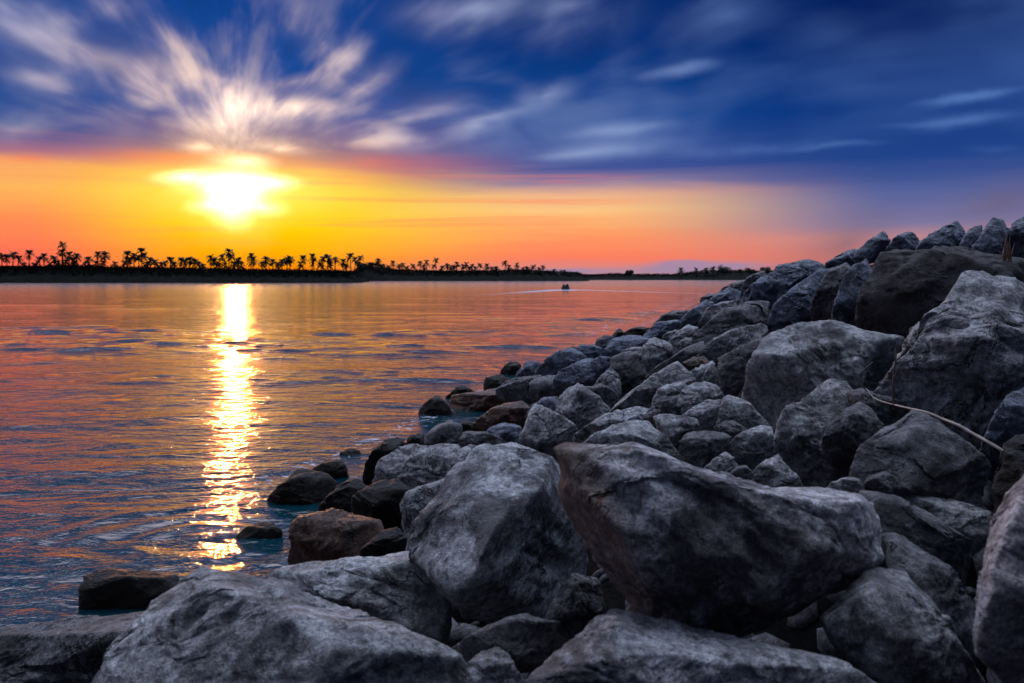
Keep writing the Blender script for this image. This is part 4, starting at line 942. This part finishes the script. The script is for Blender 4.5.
# --- waterline, left
S('small black rounded stone at the tip in the open water', 'W', [(500, 371), (503, 366), (508, 362), (516, 361), (523, 365), (518, 373), (503, 376)], d=24)
S('small bluish stone beside the black rounded tip stone', 'B', [(514, 374), (526, 362), (536, 360), (543, 364), (543, 374), (530, 380), (516, 380)], d=21)
S('black blocky stone left below the rounded tip stone', 'W', [(482, 381), (486, 376), (500, 374), (511, 378), (510, 390), (500, 394), (485, 393)], water=True)
S('grey-brown stone in the middle of the waterline cluster', 'D', [(495, 390), (508, 379), (522, 375), (542, 374), (550, 386), (537, 397), (510, 398)], d=17)
S('dark stone tip behind the long brown stone', 'W', [(445, 398), (453, 390), (462, 384), (471, 388), (478, 394), (455, 402)], water=True)
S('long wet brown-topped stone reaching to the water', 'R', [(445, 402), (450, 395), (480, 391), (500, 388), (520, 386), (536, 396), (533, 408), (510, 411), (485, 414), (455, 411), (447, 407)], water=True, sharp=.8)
S('black conical stone, farthest out to the left of the brown stone', 'W', [(416, 414), (422, 405), (430, 398), (438, 395), (447, 401), (454, 412), (452, 417), (430, 419)], water=True, sharp=.8)
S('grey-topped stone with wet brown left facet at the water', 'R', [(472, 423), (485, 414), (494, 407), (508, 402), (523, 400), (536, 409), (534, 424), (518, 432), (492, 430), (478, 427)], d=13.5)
S('rounded dark boulder right beside the white foam', 'D', [(422, 450), (425, 435), (435, 424), (450, 420), (463, 424), (466, 442), (453, 450), (435, 454)], d=12.2, sharp=.7)
S('black stone left of the rounded dark boulder', 'W', [(404, 444), (411, 434), (424, 433), (428, 447), (413, 451)], water=True)
S('black flat stone behind the rounded dark boulder', 'W', [(453, 427), (465, 420), (491, 422), (489, 433), (465, 437)], d=13.6)
S('low grey block in front of the teal stone', 'D', [(457, 440), (464, 431), (485, 432), (502, 438), (510, 443), (495, 448), (478, 452), (460, 447)], d=10.6, strata=.5)
S('teal-tinted rough flat stone near the waterline', 'B', [(483, 434), (492, 426), (505, 423), (521, 426), (527, 434), (516, 444), (500, 446), (487, 442)], d=11.4, rough=1.7)
S('wide streaky grey boulder above the two black waterline boulders', 'M', [(370, 478), (373, 466), (380, 458), (392, 452), (410, 446), (430, 446), (450, 443), (462, 443), (468, 460), (458, 480), (430, 490), (405, 492), (385, 484)], [(420, 462, .0), (395, 475, -.12), (440, 475, -.14)], d=9.3, rough=1.3)
S('small pale stone against the top of the large pale boulder', 'L', [(450, 464), (458, 450), (470, 443), (484, 447), (478, 458), (460, 472)], d=8.3)
S('pale streaked ledge between teal stone and large pale boulder', 'L', [(474, 452), (490, 446), (510, 442), (530, 446), (548, 455), (520, 464), (490, 462)], d=7.6, rough=1.4)
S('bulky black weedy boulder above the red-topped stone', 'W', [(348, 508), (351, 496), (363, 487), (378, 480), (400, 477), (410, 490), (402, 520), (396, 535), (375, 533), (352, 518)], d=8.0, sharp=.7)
S('grey block under the wide streaky boulder', 'M', [(396, 505), (407, 490), (432, 484), (452, 476), (460, 485), (445, 515), (425, 532), (410, 540), (400, 528)], [(408, 500, -.05), (440, 490, -.05), (410, 520, -.1)], d=6.6)
S('narrow grey slab against the left flank of the large pale boulder', 'M', [(402, 560), (407, 536), (415, 520), (430, 506), (448, 500), (440, 545), (420, 566)], d=4.9, sharp=1.3)
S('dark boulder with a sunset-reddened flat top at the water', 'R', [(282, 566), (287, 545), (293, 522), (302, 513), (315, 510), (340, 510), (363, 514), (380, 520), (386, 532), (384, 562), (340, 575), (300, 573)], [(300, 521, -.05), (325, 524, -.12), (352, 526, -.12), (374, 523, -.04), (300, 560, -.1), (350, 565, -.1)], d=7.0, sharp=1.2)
S('low black stone squeezed right of the red-topped boulder', 'W', [(358, 560), (363, 545), (378, 533), (388, 529), (400, 527), (408, 536), (407, 560), (380, 566)], d=5.7)
S('sloping black boulder in the water below the sun glare', 'W', [(264, 502), (277, 485), (290, 474), (300, 467), (316, 469), (327, 473), (339, 481), (337, 490), (324, 501), (308, 507), (280, 508)], water=True)
S('black rounded stone behind the sloping black boulder', 'W', [(308, 471), (325, 459), (338, 459), (347, 466), (351, 477), (340, 484), (322, 482)], water=True)
S('wet black stone between sloping boulder and bulky weedy boulder', 'W', [(318, 506), (326, 496), (335, 489), (347, 479), (358, 478), (368, 487), (354, 498), (350, 514), (330, 517)], d=9.6)
S('tiny black stone awash beyond the others on the left', 'W', [(336, 457), (344, 450), (355, 448), (363, 454), (361, 460), (342, 461)], water=True)
S('dark upright stone at the water by the wide streaky boulder', 'W', [(362, 482), (365, 462), (374, 449), (383, 441), (397, 437), (408, 440), (400, 453), (382, 460), (377, 476), (371, 488)], d=11, sharp=.8)
S('low dark stone left of the rounded boulder near the foam', 'W', [(376, 452), (384, 440), (398, 439), (410, 444), (404, 452), (390, 456)], d=11.3)
S('nearly drowned black stone in the glowing water', 'W', [(230, 543), (238, 535), (246, 528), (261, 521), (272, 523), (284, 531), (278, 540), (258, 546), (240, 547)], water=True, sharp=.7, near=.2)
S('thin drowned stone ringed by ripples left of the nearly drowned stone', 'W', [(170, 543), (180, 538), (200, 536), (220, 539), (222, 543), (196, 546)], water=True, sharp=.7, near=.1)

def rubble():
    rr = np.random.RandomState(12); V = []; F = []; n = 1500
    y = rr.uniform(1.6, 6.5, n)**1.25; c = rr.uniform(-6.2, 5.5, n); x = c+BX*y; z = corez(x, y, c)
    v0, f0 = ico(1)
    for i in range(n):
        s_ = rr.uniform(.03, .15)*(1+y[i]/14); q, _ = np.linalg.qr(rr.normal(size=(3, 3)))
        k = np.clip(v0*(1+rr.normal(size=(len(v0), 1))*.16), -.72, .72)*np.array([1, rr.uniform(.6, 1), rr.uniform(.45, .8)])
        F.append(f0+len(v0)*i); V.append(k @ q*s_+np.array([x[i], y[i], z[i]+s_*.3]))
    o = np_mesh('rubble', np.concatenate(V), np.concatenate(F), MAT['D'], smooth=False)
    tag(o, 'small broken stones lying in the gaps between the boulders', 'rubble', kind='stuff')
rubble()

# ------------------------------------------------------------------ fallen branch and dry grass
M_WOOD = plain_mat('dead_wood', (.34, .30, .27), .9, .25, 9.0)
M_TWIG = plain_mat('dark_twig', (.09, .065, .05), .9, .3, 9.0)
M_STRAW = plain_mat('dry_straw', (.30, .19, .12), .9, .3, 20.0)
def tube(name, pts, radii, mat, parent, loc, seg=8, knots=0, merge=None):
    V = []; F = []
    pts = [Vector(p)-Vector(loc) for p in pts]; n = len(pts)
    for i, p in enumerate(pts):
        d = (pts[min(i+1, n-1)]-pts[max(i-1, 0)]).normalized(); u = d.cross(Vector((0, 1, .2))).normalized(); w = d.cross(u)
        for j in range(seg):
            a = 2*math.pi*j/seg; r = radii[i]*(1+.12*math.sin(j*2.3+i*1.7)); V.append(p+u*r*math.cos(a)+w*r*math.sin(a))
    for i in range(n-1):
        for j in range(seg): F.append((i*seg+j, i*seg+(j+1) % seg, (i+1)*seg+(j+1) % seg, (i+1)*seg+j))
    V += [pts[0], pts[-1]]
    if merge is not None:
        k = len(merge[0]); merge[0].extend(V[:-2]); merge[1].extend([tuple(a+k for a in f) for f in F]); return
    return np_mesh(name, [tuple(v) for v in V[:-2]], F, mat, parent=parent)
def smooth_path(p, n=5):
    out = []
    for i in range(len(p)-1):
        a = p[max(i-1, 0)]; b = p[i]; c = p[i+1]; d = p[min(i+2, len(p)-1)]
        for k in range(n):
            t = k/n; out.append(.5*((2*b)+(c-a)*t+(2*a-5*b+4*c-d)*t*t+(3*b-a-3*c+d)*t**3))
    return out+[p[-1]]
rb_ = at(920, 412, 3.95)
br = empty('dry_branch', rb_); tag(br, 'long bare pale branch lying across the boulders on the right', 'branch')
main = [at(866, 388, 4.75), at(872, 396, 4.65), (at(881, 401, 4.5)), at(895, 405, 4.3), at(915, 409.5, 3.9), at(929, 413, 3.75), at(943, 419, 3.65), at(958, 425, 3.55), at(972, 433, 3.48), at(988, 442, 3.4), at(1003, 451, 3.35)]
mp_ = smooth_path(main, 4); tube('stem', mp_, [.0022+.0040*min(1, i/30) for i in range(len(mp_))], M_WOOD, br, rb_)
t1 = smooth_path([at(893.5, 405, 4.32), at(893, 392, 4.32), at(893.5, 376, 4.33), at(895.5, 360, 4.34), at(896.5, 346, 4.35)]); tube('twig', t1, [.0065-.003*i/len(t1) for i in range(len(t1))], M_TWIG, br, rb_)
t2 = smooth_path([at(868, 392, 4.7), at(862, 386, 4.72), at(860, 378, 4.74), at(860.5, 371, 4.75)]); tube('twig', t2, [.0035-.0015*i/len(t2) for i in range(len(t2))], M_TWIG, br, rb_)
t3 = smooth_path([at(860.5, 374, 4.74), at(866, 368, 4.74), at(873, 362, 4.76)]); tube('twig', t3, [.006-.003*i/len(t3) for i in range(len(t3))], M_TWIG, br, rb_)
t4 = smooth_path([at(893.3, 380, 4.33), at(898, 370, 4.30), at(901, 362, 4.3)]); tube('twig', t4, [.005-.003*i/len(t4) for i in range(len(t4))], M_TWIG, br, rb_)

rg = at(1007, 263, 9.2)
ms = ([], []); rnd = random.Random(3)
for k in range(16):
    x = 1002+rnd.uniform(0, 11); x2 = x+rnd.uniform(-7, 6); top = rnd.uniform(236, 252)
    p = smooth_path([at(x, 266, 9.0), at(x*.6+x2*.4, (266+top)/2, 9.0), at(x2, top, 9.0)], 3)
    tube('', p, [.010*(1-.8*i/len(p)) for i in range(len(p))], None, None, rg, seg=4, merge=ms)
g = np_mesh('dry_grass', [tuple(v) for v in ms[0]], ms[1], M_STRAW, loc=rg)
tag(g, 'tuft of dry reddish stalks growing behind the wide black boulder', 'grass tuft')
